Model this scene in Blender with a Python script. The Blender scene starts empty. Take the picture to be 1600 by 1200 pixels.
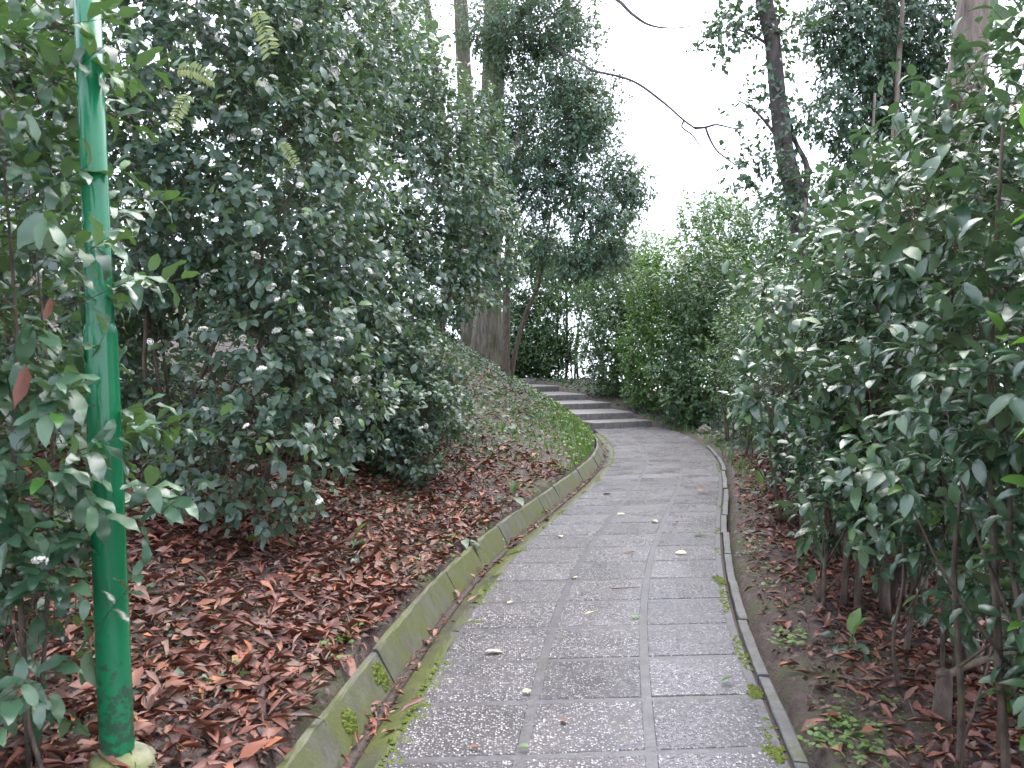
import bpy, math, random
import numpy as np
from mathutils import Matrix, Vector

# ------------------------------------------------------------------ camera, sky, sun, exposure
S = bpy.context.scene
COL = S.collection
CAMZ, FPX, HZ = 1.6, 1295.0, 565.0
cam = bpy.data.cameras.new('camera'); cam_o = bpy.data.objects.new('camera', cam); COL.objects.link(cam_o)
cam.sensor_width = 36.0; cam.lens = FPX / 1600 * 36.0
cam.clip_start = 0.05; cam.clip_end = 3000
cam_o.location = (0, 0, CAMZ)
cam_o.rotation_euler = (math.radians(90) - math.atan((600 - HZ) / FPX), 0, 0)
cam.dof.use_dof = True; cam.dof.focus_distance = 8.0; cam.dof.aperture_fstop = 6.0
S.camera = cam_o

SUN_EL, SUN_AZ = math.radians(62), math.radians(25)      # azimuth measured from +Y towards +X
W = bpy.data.worlds.new('World'); S.world = W; W.use_nodes = True
nt = W.node_tree; nt.nodes.clear()
out = nt.nodes.new('ShaderNodeOutputWorld'); bg = nt.nodes.new('ShaderNodeBackground')
sky = nt.nodes.new('ShaderNodeTexSky'); sky.sky_type = 'NISHITA'; sky.sun_disc = False
sky.sun_elevation = SUN_EL; sky.sun_rotation = SUN_AZ
sky.air_density = 1.0; sky.dust_density = 2.5; sky.ozone_density = 1.0
tc = nt.nodes.new('ShaderNodeTexCoord'); va = nt.nodes.new('ShaderNodeVectorMath'); va.operation = 'ADD'
va.inputs[1].default_value = (0, 0, 0.14)               # the place stands on a hillside: open sky reaches a little below eye level
vn = nt.nodes.new('ShaderNodeVectorMath'); vn.operation = 'NORMALIZE'
hs = nt.nodes.new('ShaderNodeHueSaturation'); hs.inputs['Saturation'].default_value = 0.95   # overcast veil
nt.links.new(tc.outputs['Generated'], va.inputs[0]); nt.links.new(va.outputs[0], vn.inputs[0])
nt.links.new(vn.outputs[0], sky.inputs[0]); nt.links.new(sky.outputs[0], hs.inputs['Color'])
cl = nt.nodes.new('ShaderNodeMix'); cl.data_type = 'RGBA'; cl.inputs[0].default_value = 0.6   # even cloud deck over the clear sky
cl.inputs[7].default_value = (4.0, 3.95, 4.45, 1); nt.links.new(hs.outputs[0], cl.inputs[6]); nt.links.new(cl.outputs[2], bg.inputs[0]); nt.links.new(bg.outputs[0], out.inputs[0])
bg.inputs[1].default_value = 0.15
sun = bpy.data.lights.new('sun', 'SUN'); sun.energy = 0.6; sun.angle = math.radians(50); sun.color = (1, 0.98, 0.95)
sun_o = bpy.data.objects.new('sun', sun); COL.objects.link(sun_o)
sd = Vector((math.sin(SUN_AZ) * math.cos(SUN_EL), math.cos(SUN_AZ) * math.cos(SUN_EL), math.sin(SUN_EL)))
sun_o.rotation_euler = sd.to_track_quat('Z', 'Y').to_euler(); sun_o.location = (6, 20, 30)
vs = S.view_settings; vs.view_transform = 'Standard'; vs.look = 'None'; vs.gamma = 1; vs.use_curve_mapping = False
vs.exposure = 2.42
S.render.engine = 'CYCLES'
cy = S.cycles; cy.max_bounces = 7; cy.diffuse_bounces = 5; cy.glossy_bounces = 2; cy.transmission_bounces = 4
cy.transparent_max_bounces = 4; cy.caustics_reflective = False; cy.caustics_refractive = False
cy.use_denoising = True; cy.use_adaptive_sampling = True; cy.adaptive_threshold = 0.02

# ------------------------------------------------------------------ small helpers
UP = np.array([0., 0, 1])
def P(px, py, Y): return np.array([(px - 800) / FPX * Y, Y, CAMZ + (HZ - py) / FPX * Y])
def G(px, py, z=0.0):
    Y = (CAMZ - z) * FPX / (py - HZ); return np.array([(px - 800) / FPX * Y, Y])
def nrm(a): return a / np.maximum(np.linalg.norm(a, axis=-1, keepdims=True), 1e-9)

def mesh_np(name, V, F, smooth=True):
    V = np.asarray(V, np.float32); F = np.asarray(F, np.int32)
    me = bpy.data.meshes.new(name); n, k = F.shape
    me.vertices.add(len(V)); me.vertices.foreach_set('co', V.ravel())
    me.loops.add(n * k); me.loops.foreach_set('vertex_index', F.ravel())
    me.polygons.add(n); me.polygons.foreach_set('loop_start', np.arange(0, n * k, k, dtype=np.int32))
    me.polygons.foreach_set('loop_total', np.full(n, k, np.int32))
    me.polygons.foreach_set('use_smooth', np.full(n, smooth))
    me.update(calc_edges=True); return me
def link(name, me, mat=None, parent=None, **props):
    o = bpy.data.objects.new(name, me); COL.objects.link(o)
    if mat is not None and me is not None and len(me.materials) == 0: me.materials.append(mat)
    if parent is not None: o.parent = parent
    for k, v in props.items(): o[k] = v
    return o
def thing(name, label, cat, group=None, loc=(0, 0, 0)):
    o = bpy.data.objects.new(name, None); COL.objects.link(o); o.location = loc; o.empty_display_size = .1
    o['label'] = label; o['category'] = cat
    if group: o['group'] = group
    return o
def child(name, me, mat, parent, **props):                # mesh given in world coordinates, parent is an Empty at its base
    o = link(name, me, mat, parent, **props)
    o.location = -parent.location if parent.parent is None else (0, 0, 0)
    return o
class Geo:                                                # collects V,F (triangles)
    def __init__(s): s.V = []; s.F = []; s.n = 0
    def add(s, V, F):
        V = np.asarray(V, float); F = np.asarray(F, int)
        if F.shape[1] == 4: F = np.vstack([F[:, [0, 1, 2]], F[:, [0, 2, 3]]])
        s.V.append(V); s.F.append(F + s.n); s.n += len(V)
    def mesh(s, name, smooth=True): return mesh_np(name, np.vstack(s.V), np.vstack(s.F), smooth)
def catmull(pts, n=6):
    p = np.asarray(pts, float)
    if len(p) < 3: return np.array([p[0] + (p[-1] - p[0]) * t for t in np.linspace(0, 1, n + 1)])
    q = np.vstack([2 * p[0] - p[1], p, 2 * p[-1] - p[-2]]); o = []
    for i in range(1, len(q) - 2):
        a, b, c, d = q[i - 1:i + 3]
        for t in np.linspace(0, 1, n, endpoint=False):
            o.append(.5 * (2 * b + (c - a) * t + (2 * a - 5 * b + 4 * c - d) * t * t + (3 * b - a - 3 * c + d) * t ** 3))
    o.append(p[-1]); return np.array(o)
def tube(pts, rad, sides=8, wob=0.0, rng=None, ridge=0.0, smooth_n=5):
    R0 = np.interp(np.linspace(0, 1, (len(pts) - 1) * smooth_n + 1), np.linspace(0, 1, len(rad)), rad)
    C = catmull(pts, smooth_n) if len(pts) > 2 else np.array([np.asarray(pts[0], float) + (np.asarray(pts[1], float) - pts[0]) * t for t in np.linspace(0, 1, smooth_n + 1)])
    n = len(C); T = nrm(np.gradient(C, axis=0))
    ref = np.array([1., 0, 0]) if abs(T[0][0]) < .8 else np.array([0, 1., 0])
    a = np.linspace(0, 2 * np.pi, sides, endpoint=False)
    V = []
    ph = (rng.random(4) * 6.28) if rng is not None else np.zeros(4)
    for i in range(n):
        u = np.cross(T[i], ref); u /= np.linalg.norm(u) + 1e-9; v = np.cross(T[i], u)
        r = R0[i] * (1 + wob * (np.sin(3 * a + ph[0] + i * .4) + .6 * np.sin(5 * a + ph[1] - i * .7)) + ridge * np.sin(sides / 2 * a + .25 * np.sin(i * 1.7 + ph[2])))
        V.append(C[i] + np.outer(np.cos(a) * r, u) + np.outer(np.sin(a) * r, v))
    V = np.vstack(V); F = []
    for i in range(n - 1):
        for j in range(sides):
            k = (j + 1) % sides
            F.append((i * sides + j, i * sides + k, (i + 1) * sides + k, (i + 1) * sides + j))
    V = np.vstack([V, C[:1], C[-1:]]); b, t = n * sides, n * sides + 1
    F = [(f[0], f[1], f[2]) for f in F] + [(f[0], f[2], f[3]) for f in F]
    F += [(b, (j + 1) % sides, j) for j in range(sides)] + [(t, (n - 1) * sides + j, (n - 1) * sides + (j + 1) % sides) for j in range(sides)]
    return V, np.array(F)

# ------------------------------------------------------------------ materials
def mat(name):
    m = bpy.data.materials.new(name); m.use_nodes = True
    t = m.node_tree; t.nodes.clear(); o = t.nodes.new('ShaderNodeOutputMaterial'); b = t.nodes.new('ShaderNodeBsdfPrincipled')
    t.links.new(b.outputs[0], o.inputs[0]); return m, t, b, o
def N(t, kind, **kw):
    n = t.nodes.new(kind)
    for k, v in kw.items():
        if hasattr(n, k): setattr(n, k, v)
        else: n.inputs[k.replace('_', ' ')].default_value = v
    return n
def ramp(t, fac, stops):
    r = t.nodes.new('ShaderNodeValToRGB'); e = r.color_ramp.elements
    while len(e) < len(stops): e.new(.5)
    for i, (p, c) in enumerate(stops): e[i].position = p; e[i].color = (*c, 1)
    t.links.new(fac, r.inputs[0]); return r.outputs[0]
def mix(t, fac, a, b):
    m = t.nodes.new('ShaderNodeMix'); m.data_type = 'RGBA'
    for sock, v in ((m.inputs[0], fac), (m.inputs[6], a), (m.inputs[7], b)):
        if isinstance(v, bpy.types.NodeSocket): t.links.new(v, sock)
        elif isinstance(v, (int, float)): sock.default_value = v
        else: sock.default_value = (*v, 1)
    return m.outputs[2]
def math_(t, op, a, b=0.0, c=None):
    m = t.nodes.new('ShaderNodeMath'); m.operation = op
    for s_, v in zip(m.inputs, (a, b) if c is None else (a, b, c)):
        if isinstance(v, bpy.types.NodeSocket): t.links.new(v, s_)
        else: s_.default_value = v
    return m.outputs[0]
def coords(t, scale=(1, 1, 1)):
    c = t.nodes.new('ShaderNodeTexCoord'); m = t.nodes.new('ShaderNodeMapping'); m.inputs['Scale'].default_value = scale
    t.links.new(c.outputs['Object'], m.inputs[0]); return m.outputs[0]
def noise(t, vec, scale, detail=4, rough=.55):
    n = N(t, 'ShaderNodeTexNoise'); n.inputs['Scale'].default_value = scale; n.inputs['Detail'].default_value = detail
    n.inputs['Roughness'].default_value = rough; t.links.new(vec, n.inputs['Vector']); return n.outputs['Fac']
def bump(t, b, h, strength=.4, dist=.01):
    n = t.nodes.new('ShaderNodeBump'); n.inputs['Strength'].default_value = strength; n.inputs['Distance'].default_value = dist
    t.links.new(h, n.inputs['Height']); t.links.new(n.outputs[0], b.inputs['Normal'])

def leaf_mat(name, stops, under, trans, rough=.34, tfac=.25, spec=.7, young=None, k=(1.95, 1.8, 2.25)):
    stops = [(p, tuple(x * q for x, q in zip(c, k))) for p, c in stops]; rough += .06
    m, t, b, o = mat(name)
    g = t.nodes.new('ShaderNodeNewGeometry'); oi = t.nodes.new('ShaderNodeObjectInfo')
    r = math_(t, 'FRACT', math_(t, 'ADD', g.outputs['Random Per Island'], oi.outputs['Random']))
    c = ramp(t, r, stops)
    if young:
        y = ramp(t, r, [(0, (0, 0, 0)), (1 - young[0] - .01, (0, 0, 0)), (1 - young[0], (1, 1, 1)), (1, (1, 1, 1))])
        c = mix(t, y, c, young[1])
    nz = noise(t, coords(t), 9, 2)
    c = mix(t, ramp(t, nz, [(.3, (0, 0, 0)), (.75, (.35, .35, .35))]), c, stops[0][1])
    c = mix(t, g.outputs['Backfacing'], c, under)
    t.links.new(c, b.inputs['Base Color'])
    rr = t.nodes.new('ShaderNodeMapRange'); t.links.new(r, rr.inputs[0])
    rr.inputs[3].default_value = rough - .07; rr.inputs[4].default_value = rough + .12
    ro = math_(t, 'ADD', rr.outputs[0], math_(t, 'MULTIPLY', g.outputs['Backfacing'], .25))
    t.links.new(ro, b.inputs['Roughness']); b.inputs['Specular IOR Level'].default_value = spec
    tr = t.nodes.new('ShaderNodeBsdfTranslucent'); t.links.new(mix(t, r, trans, tuple(x * .75 for x in trans)), tr.inputs[0])
    mx = t.nodes.new('ShaderNodeMixShader'); mx.inputs[0].default_value = tfac
    t.links.new(b.outputs[0], mx.inputs[1]); t.links.new(tr.outputs[0], mx.inputs[2]); t.links.new(mx.outputs[0], o.inputs[0])
    return m
M = {}
M['viburnum'] = leaf_mat('viburnum_leaf', [(0, (.018, .045, .024)), (.5, (.034, .072, .036)), (1, (.055, .10, .045))], (.12, .17, .10), (.16, .27, .09), .33, .28, .9, young=(.02, (.10, .20, .02)))
M['wavy'] = leaf_mat('wavy_leaf', [(0, (.016, .045, .020)), (.5, (.030, .075, .032)), (1, (.05, .11, .04))], (.11, .18, .08), (.12, .25, .05), .30, .22, .9, young=(.03, (.07, .22, .02)))
M['privet'] = leaf_mat('glossy_hedge_leaf', [(0, (.018, .045, .020)), (.5, (.032, .075, .030)), (1, (.055, .115, .038))], (.10, .16, .08), (.11, .22, .07), .24, .2, 1.0, young=(.06, (.10, .24, .02)))
M['privet_young'] = leaf_mat('young_hedge_leaf', [(0, (.025, .07, .018)), (.5, (.045, .12, .025)), (1, (.08, .18, .03))], (.09, .2, .05), (.18, .42, .03), .28, .34, .9, young=(.2, (.10, .26, .02)))
M['hedge_far'] = leaf_mat('distant_shrub_leaf', [(0, (.018, .042, .018)), (.5, (.035, .08, .026)), (1, (.065, .12, .032))], (.07, .12, .045), (.13, .27, .04), .36, .25, young=(.06, (.11, .22, .02)), k=(2.2, 2.0, 2.4))
M['bright'] = leaf_mat('light_green_leaf', [(0, (.035, .08, .018)), (.5, (.06, .13, .026)), (1, (.09, .18, .03))], (.09, .17, .05), (.16, .34, .03), .4, .3, k=(1.6, 1.5, 1.8))
M['dark'] = leaf_mat('dark_tree_leaf', [(0, (.014, .032, .018)), (.5, (.024, .052, .027)), (1, (.04, .075, .035))], (.06, .09, .05), (.2, .3, .12), .4, .36, k=(3.0, 2.8, 3.3))
M['ivy'] = leaf_mat('ivy_leaf', [(0, (.014, .04, .018)), (.5, (.026, .06, .028)), (1, (.05, .095, .04))], (.06, .10, .05), (.12, .24, .06), .34, .24, .8)
M['herb'] = leaf_mat('herb_leaf', [(0, (.035, .075, .014)), (.5, (.06, .125, .02)), (1, (.10, .18, .03))], (.08, .16, .04), (.17, .34, .04), .45, .28)
M['brown'] = leaf_mat('dead_leaf', [(0, (.035, .02, .016)), (.2, (.07, .035, .026)), (.45, (.11, .045, .03)), (.65, (.15, .058, .034)), (.8, (.13, .08, .06)), (.92, (.22, .085, .035)), (1, (.30, .14, .06))], (.15, .06, .04), (.25, .09, .03), .42, .06, .45, young=(.05, (.24, .16, .11)), k=(2.05, 1.9, 1.95))
M['crumb'] = leaf_mat('leaf_fragment', [(0, (.03, .018, .015)), (.4, (.075, .04, .03)), (.75, (.12, .065, .05)), (1, (.24, .17, .12))], (.10, .055, .04), (.2, .1, .05), .5, .06, .4, k=(1.3, 1.3, 1.3))
M['yellow'] = leaf_mat('yellowed_leaf', [(0, (.34, .34, .10)), (.5, (.42, .40, .16)), (1, (.45, .45, .24))], (.40, .40, .22), (.4, .4, .1), .45, .15)
M['frond'] = leaf_mat('pinnate_leaflet', [(0, (.07, .12, .03)), (.5, (.11, .15, .035)), (1, (.17, .19, .05))], (.13, .16, .06), (.2, .25, .05), .5, .2)

def bark_mat(name, c0, c1, sx=14, sz=2.2, strength=.9, moss=0.0, rough=.85):
    m, t, b, o = mat(name); v = coords(t, (sx, sx, sz)); n1 = noise(t, v, 1.0, 6, .65); n2 = noise(t, coords(t), 2.2, 3)
    c = ramp(t, n1, [(.32, c0), (.62, c1)])
    if moss: c = mix(t, ramp(t, n2, [(.62 - moss, (0, 0, 0)), (.72 - moss, (.8, .8, .8))]), c, (.07, .085, .02))
    t.links.new(c, b.inputs['Base Color']); b.inputs['Roughness'].default_value = rough
    bump(t, b, n1, strength, .03); return m
M['bark'] = bark_mat('furrowed_bark', (.045, .040, .030), (.19, .172, .125), 13, 1.6, 1.0, .06)
M['bark_pale'] = bark_mat('pale_brown_bark', (.085, .066, .052), (.25, .205, .165), 9, 1.8, .8)
M['bark_dark'] = bark_mat('dark_bark', (.03, .026, .024), (.10, .085, .075), 20, 4, .6)
M['stem'] = bark_mat('stem_bark', (.05, .038, .028), (.15, .115, .085), 30, 8, .5, .03)
M['twig'] = bark_mat('twig_bark', (.045, .028, .02), (.12, .075, .05), 30, 30, .3)
M['cutwood'] = bark_mat('old_cut_wood', (.11, .08, .055), (.26, .19, .13), 40, 8, .5)

def soil_mat():
    m, t, b, o = mat('damp_soil_and_moss'); v = coords(t); n1 = noise(t, v, 16, 6, .7); n2 = noise(t, v, 1.7, 4); n3 = noise(t, v, 70, 3)
    c = ramp(t, n1, [(.3, (.035, .024, .020)), (.55, (.08, .056, .046)), (.75, (.14, .10, .085))])
    c = mix(t, ramp(t, n2, [(.50, (0, 0, 0)), (.64, (.85, .85, .85))]), c, (.06, .075, .02))
    t.links.new(c, b.inputs['Base Color']); b.inputs['Roughness'].default_value = .7
    bump(t, b, math_(t, 'ADD', n1, math_(t, 'MULTIPLY', n3, .5)), .8, .03); return m
M['soil'] = soil_mat()
def concrete_mat(name, base, mossiness, moss_col=(.10, .125, .022), rough=.6):
    m, t, b, o = mat(name); v = coords(t); n1 = noise(t, v, 3.2, 5, .6); n2 = noise(t, v, 60, 3); n3 = noise(t, v, 9, 4, .6); n4 = noise(t, coords(t, (1, 1, 1)), 1.1, 2)
    c = ramp(t, n3, [(.3, tuple(x * .55 for x in base)), (.7, base)])
    k = math_(t, 'ADD', math_(t, 'MULTIPLY', n1, .6), math_(t, 'MULTIPLY', n4, .4))
    n5 = noise(t, coords(t, (1, 1, .35)), 24, 4, .7); c = mix(t, ramp(t, n5, [(.5, (0, 0, 0)), (.72, (.6, .6, .6))]), c, tuple(x * .3 for x in base))
    c = mix(t, ramp(t, k, [(.62 - mossiness, (0, 0, 0)), (.78 - mossiness, (.85, .85, .85))]), c, mix(t, n2, moss_col, tuple(x * .5 for x in moss_col)))
    vo = N(t, 'ShaderNodeTexVoronoi'); vo.inputs['Scale'].default_value = 5.5; t.links.new(v, vo.inputs['Vector'])
    li = math_(t, 'MULTIPLY', math_(t, 'LESS_THAN', math_(t, 'ADD', vo.outputs['Distance'], math_(t, 'MULTIPLY', n3, .08)), .115), .7)
    c = mix(t, li, c, (.36, .37, .32)) if mossiness > .1 else c
    t.links.new(c, b.inputs['Base Color']); b.inputs['Roughness'].default_value = rough
    bump(t, b, math_(t, 'ADD', n2, n3), .5, .006); return m
M['kerb'] = concrete_mat('mossy_kerb_concrete', (.13, .128, .105), .225, (.115, .135, .026))
M['channel'] = concrete_mat('mossy_channel_concrete', (.08, .078, .06), .22, (.12, .145, .025), .5)
M['edging'] = concrete_mat('edging_concrete', (.15, .148, .14), .10)
M['mortar'] = concrete_mat('mortar_joint', (.125, .12, .124), .07, (.085, .095, .035), .36)
M['step'] = concrete_mat('step_stone', (.27, .26, .245), .02, rough=.42)
M['stone'] = concrete_mat('field_stone', (.22, .19, .15), .05)
M['post_base'] = concrete_mat('mossy_footing', (.30, .30, .20), .22, (.22, .26, .07))
def tile_mat():
    m, t, b, o = mat('exposed_aggregate'); v = coords(t)
    vo = N(t, 'ShaderNodeTexVoronoi'); vo.inputs['Scale'].default_value = 90; t.links.new(v, vo.inputs['Vector'])
    sp = t.nodes.new('ShaderNodeSeparateColor'); t.links.new(vo.outputs['Color'], sp.inputs[0])
    c = ramp(t, sp.outputs[0], [(0, (.05, .043, .043)), (.3, (.095, .083, .083)), (.52, (.15, .135, .135)), (.70, (.27, .255, .25)), (1, (.46, .45, .44))])
    edge = ramp(t, math_(t, 'ADD', vo.outputs['Distance'], math_(t, 'MULTIPLY', sp.outputs[1], .22)), [(.46, (1, 1, 1)), (.62, (0, 0, 0))])
    c = mix(t, edge, (.066, .062, .066), c)
    n1 = noise(t, v, 1.6, 4); n2 = noise(t, v, 7, 4)
    c = mix(t, ramp(t, n1, [(.45, (0, 0, 0)), (.75, (.3, .3, .3))]), c, (.07, .067, .074))
    c = mix(t, ramp(t, math_(t, 'ADD', math_(t, 'MULTIPLY', n1, .5), math_(t, 'MULTIPLY', n2, .5)), [(.60, (0, 0, 0)), (.68, (.5, .5, .5))]), c, (.11, .12, .03))
    oi = t.nodes.new('ShaderNodeObjectInfo'); vr = t.nodes.new('ShaderNodeMapRange'); t.links.new(oi.outputs['Random'], vr.inputs[0]); vr.inputs[3].default_value = 1.0; vr.inputs[4].default_value = 1.45
    ml = t.nodes.new('ShaderNodeVectorMath'); ml.operation = 'SCALE'; t.links.new(c, ml.inputs[0]); t.links.new(vr.outputs[0], ml.inputs['Scale']); c = ml.outputs[0]
    t.links.new(c, b.inputs['Base Color'])
    ro = t.nodes.new('ShaderNodeMapRange'); t.links.new(noise(t, v, 2.3, 3), ro.inputs[0]); ro.inputs[1].default_value = .3; ro.inputs[2].default_value = .7
    ro.inputs[3].default_value = .19; ro.inputs[4].default_value = .38; t.links.new(ro.outputs[0], b.inputs['Roughness'])
    dome = math_(t, 'SUBTRACT', 1.0, vo.outputs['Distance'])
    bump(t, b, math_(t, 'MULTIPLY', edge, dome), .6, .005); return m
M['tile'] = tile_mat()
def paint_mat():
    m, t, b, o = mat('green_gloss_paint'); v = coords(t); n1 = noise(t, v, 22, 5, .7); n2 = noise(t, coords(t, (8, 8, 1.2)), 1, 4)
    g = t.nodes.new('ShaderNodeSeparateXYZ'); t.links.new(v, g.inputs[0])
    low = t.nodes.new('ShaderNodeMapRange'); t.links.new(g.outputs[2], low.inputs[0]); low.inputs[1].default_value = .75; low.inputs[2].default_value = .2
    low.inputs[3].default_value = 0; low.inputs[4].default_value = .22
    c = ramp(t, n2, [(.3, (.007, .13, .050)), (.7, (.013, .19, .078))])
    d = ramp(t, math_(t, 'ADD', n1, low.outputs[0]), [(.68, (0, 0, 0)), (.76, (.8, .8, .8))])
    c = mix(t, d, c, (.03, .06, .04)); t.links.new(c, b.inputs['Base Color'])
    t.links.new(math_(t, 'ADD', math_(t, 'MULTIPLY', n2, .14), .10), b.inputs['Roughness']); bump(t, b, n1, .12, .004); return m
M['paint'] = paint_mat()
def plain(name, c0, c1, scale=40, rough=.6, bs=.3):
    m, t, b, o = mat(name); n1 = noise(t, coords(t), scale, 4); t.links.new(ramp(t, n1, [(.3, c0), (.7, c1)]), b.inputs['Base Color'])
    b.inputs['Roughness'].default_value = rough; bump(t, b, n1, bs, .01); return m
M['petal'] = plain('white_petal', (.72, .70, .58), (.86, .85, .78), 60, .6)
M['moss'] = plain('moss', (.06, .09, .010), (.15, .19, .02), 90, .9, 1.0)
M['litter_soil'] = plain('gutter_dirt', (.02, .014, .011), (.07, .045, .035), 50, .7, .8)

# ------------------------------------------------------------------ lines of the place (metres)
def smooth_line(pts, step=.1, win=9):
    p = np.asarray(pts, float); s = np.r_[0, np.cumsum(np.linalg.norm(np.diff(p, axis=0), axis=1))]
    q = np.arange(0, s[-1], step); r = np.stack([np.interp(q, s, p[:, 0]), np.interp(q, s, p[:, 1])], 1)
    for _ in range(2):
        e = np.vstack([np.repeat(r[:1], win, 0), r, np.repeat(r[-1:], win, 0)]); k = np.ones(2 * win + 1) / (2 * win + 1)
        r2 = np.stack([np.convolve(e[:, i], k, 'valid') for i in (0, 1)], 1); r2[0], r2[-1] = r[0], r[-1]; r = r2
    return r
left_px = [(620, 1183), (640, 1110), (677, 1053), (707, 1000), (737, 957), (773, 900), (800, 873), (843, 833), (873, 807), (890, 793), (937, 750), (957, 727), (962, 707), (953, 690), (940, 680)]
right_px = [(1233, 1190), (1197, 1100), (1173, 1053), (1155, 1000), (1140, 960), (1132, 913), (1127, 867), (1125, 833), (1128, 790), (1130, 756), (1129, 738), (1120, 714), (1100, 696), (1080, 682), (1050, 671)]
EDGE_L = smooth_line([(-1.50, -3.), (-.98, 0)] + [G(*p) for p in left_px] + [(1.93, 19.55)])
EDGE_R = smooth_line([(.25, -3.), (.66, 0)] + [G(*p) for p in right_px] + [(3.47, 20.35)])
def offset(line, d):                                       # to the left of the travel direction when d > 0
    t = nrm(np.gradient(line, axis=0)); return line + np.stack([-t[:, 1], t[:, 0]], 1) * d
GROOVE = smooth_line(offset(EDGE_L, .17)); 
step_tops = [(.15, 20.4, 3.45), (.31, 21.15, 3.10), (.47, 22.87, 2.74), (.64, 24.4, 2.185), (.82, 26.6, 1.52), (1.0, 28.8, .82)]
SDIR = np.array([-.88, -.47]); SDIR = SDIR / np.linalg.norm(SDIR); SW = 1.75
bank_pts = [*offset(EDGE_L, .32)[::4]] + [np.array([x, y]) + SDIR * SW for z, y, x in step_tops[1:]] + [(-2.6, 31.), (-6.5, 34.), (-14, 36)]
BANKL = smooth_line(bank_pts, .2, 4)
bed_pts = [*offset(EDGE_R, -.12)[::4]] + [np.array([x, y]) - SDIR * .1 for z, y, x in step_tops] + [(-.3, 31.5), (-3, 34.), (-7, 36.5), (-14, 38.5)]
BEDR = smooth_line(bed_pts, .2, 4)
def sdist(line, X, Y):                                     # signed distance, positive to the left; also y of the nearest point
    A, B = line[:-1], line[1:]; best = np.full(X.shape, 1e9); sg = np.zeros(X.shape); yy = np.zeros(X.shape)
    for a, b in zip(A, B):
        d = b - a; L = d @ d
        t = np.clip(((X - a[0]) * d[0] + (Y - a[1]) * d[1]) / L, 0, 1)
        qx, qy = a[0] + t * d[0], a[1] + t * d[1]; D = (X - qx) ** 2 + (Y - qy) ** 2
        k = D < best; best = np.where(k, D, best); yy = np.where(k, qy, yy)
        c = d[0] * (Y - a[1]) - d[1] * (X - a[0]); sg = np.where(k, np.sign(c), sg)
    return np.sqrt(best) * sg, yy
def bumps(X, Y):
    return .5 * np.sin(X * 1.9 + 1.3 * np.sin(Y * .8)) * np.sin(Y * 1.6 + .7) + .3 * np.sin(X * 4.3 + Y * 2.1) + .2 * np.sin(Y * 5.1 - X * 3.3)
def ground_z(X, Y):
    X = np.atleast_1d(np.asarray(X, float)); Y = np.atleast_1d(np.asarray(Y, float))
    u, yu = sdist(BANKL[::3], X, Y); w, yw = sdist(BEDR[::3], X, Y); v = -w
    climb = np.interp(yu, [0, 19.5, 20.4, 28.8, 60], [0, 0, .1, .95, 1.1]); climb_r = np.interp(yw, [0, 19.5, 20.4, 28.8, 60], [0, 0, .1, .95, 1.1])
    slope = np.interp(yu, [0, 6, 15, 40], [.20, .20, .62, .62])
    us = np.where(u < 3.2, u, 3.2 + 1.6 * (1 - np.exp(-(np.maximum(u, 3.2) - 3.2) / 3.0)))
    zb = .137 + climb + slope * us + .03 * bumps(X, Y) * np.clip(u * 1.5, 0, 1)
    zr = .005 + climb_r + .018 * bumps(X * 1.3, Y * 1.3) * np.clip(v * 3, 0, 1) - .02
    drop = np.maximum(v - 2.6, 0); zr = zr - 26 * (1 - np.exp(-drop * .45 / 26.))
    zb = np.where(u > 22, zb - 26 * (1 - np.exp(-(np.maximum(u, 22) - 22) * .2 / 26)), zb)
    mid = -.16 + np.minimum(climb, climb_r)
    return np.where(u > .0, zb, np.where(v > 0, zr, mid))
def gz(x, y): return float(ground_z(x, y)[0])

xs = np.r_[-700, -400, -250, -150, -90, -55, -35, -24, -17, np.arange(-13, 9.01, .11), 11, 14, 18, 24, 34, 50, 80, 130, 220, 400, 700]
ys = np.r_[-400, -200, -90, -40, -18, -9, -5, np.arange(-3, 20, .13), np.arange(20, 42, .25), 46, 54, 66, 90, 140, 240, 420, 800]
GX, GY = np.meshgrid(xs, ys); ZZ = ground_z(GX.ravel(), GY.ravel())
V = np.stack([GX.ravel(), GY.ravel(), ZZ], 1); nx, ny = len(xs), len(ys)
I = np.arange(nx * ny).reshape(ny, nx); F = np.stack([I[:-1, :-1], I[:-1, 1:], I[1:, 1:], I[1:, :-1]], -1).reshape(-1, 4)
ground = link('ground', mesh_np('ground', V, F), M['soil'], kind='structure')

# ------------------------------------------------------------------ the paved path
def cross(line, c, d):                                     # where the row through c along d meets an edge line
    n = np.array([-d[1], d[0]]); s = (line - c) @ n; k = np.where(s[:-1] * s[1:] <= 0)[0]
    if len(k) == 0: return None
    best = None
    for i in k:
        t = s[i] / (s[i] - s[i + 1] + 1e-12); p = line[i] + t * (line[i + 1] - line[i])
        if best is None or np.linalg.norm(p - c) < np.linalg.norm(best - c): best = p
    return best
rows = []; c = np.array([-.55, -2.6]); head = np.array([.15, .99])
while c[1] < 21:
    th = math.radians(np.interp(c[1], [-3, 7, 9, 11, 14, 17, 20], [4, 4, 7, 14, 24, 28, 28])); d = np.array([math.cos(th), math.sin(th)])
    L, R = cross(EDGE_L, c, d), cross(EDGE_R, c, d)
    if L is None or R is None: break
    mid = (L + R) / 2; rows.append((L, R))
    if len(rows) > 1:
        head = nrm(mid - (rows[-2][0] + rows[-2][1]) / 2)
    c = mid + head * .545
ends = (np.array([3.45, 20.4]) + SDIR * SW + np.array([.02, -.03]), np.array([3.45, 20.4]) + np.array([.02, -.03]))
rows = [r for r in rows if (r[0] + r[1])[1] / 2 < 19.75] + [ends]
V = []; F = []
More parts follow.
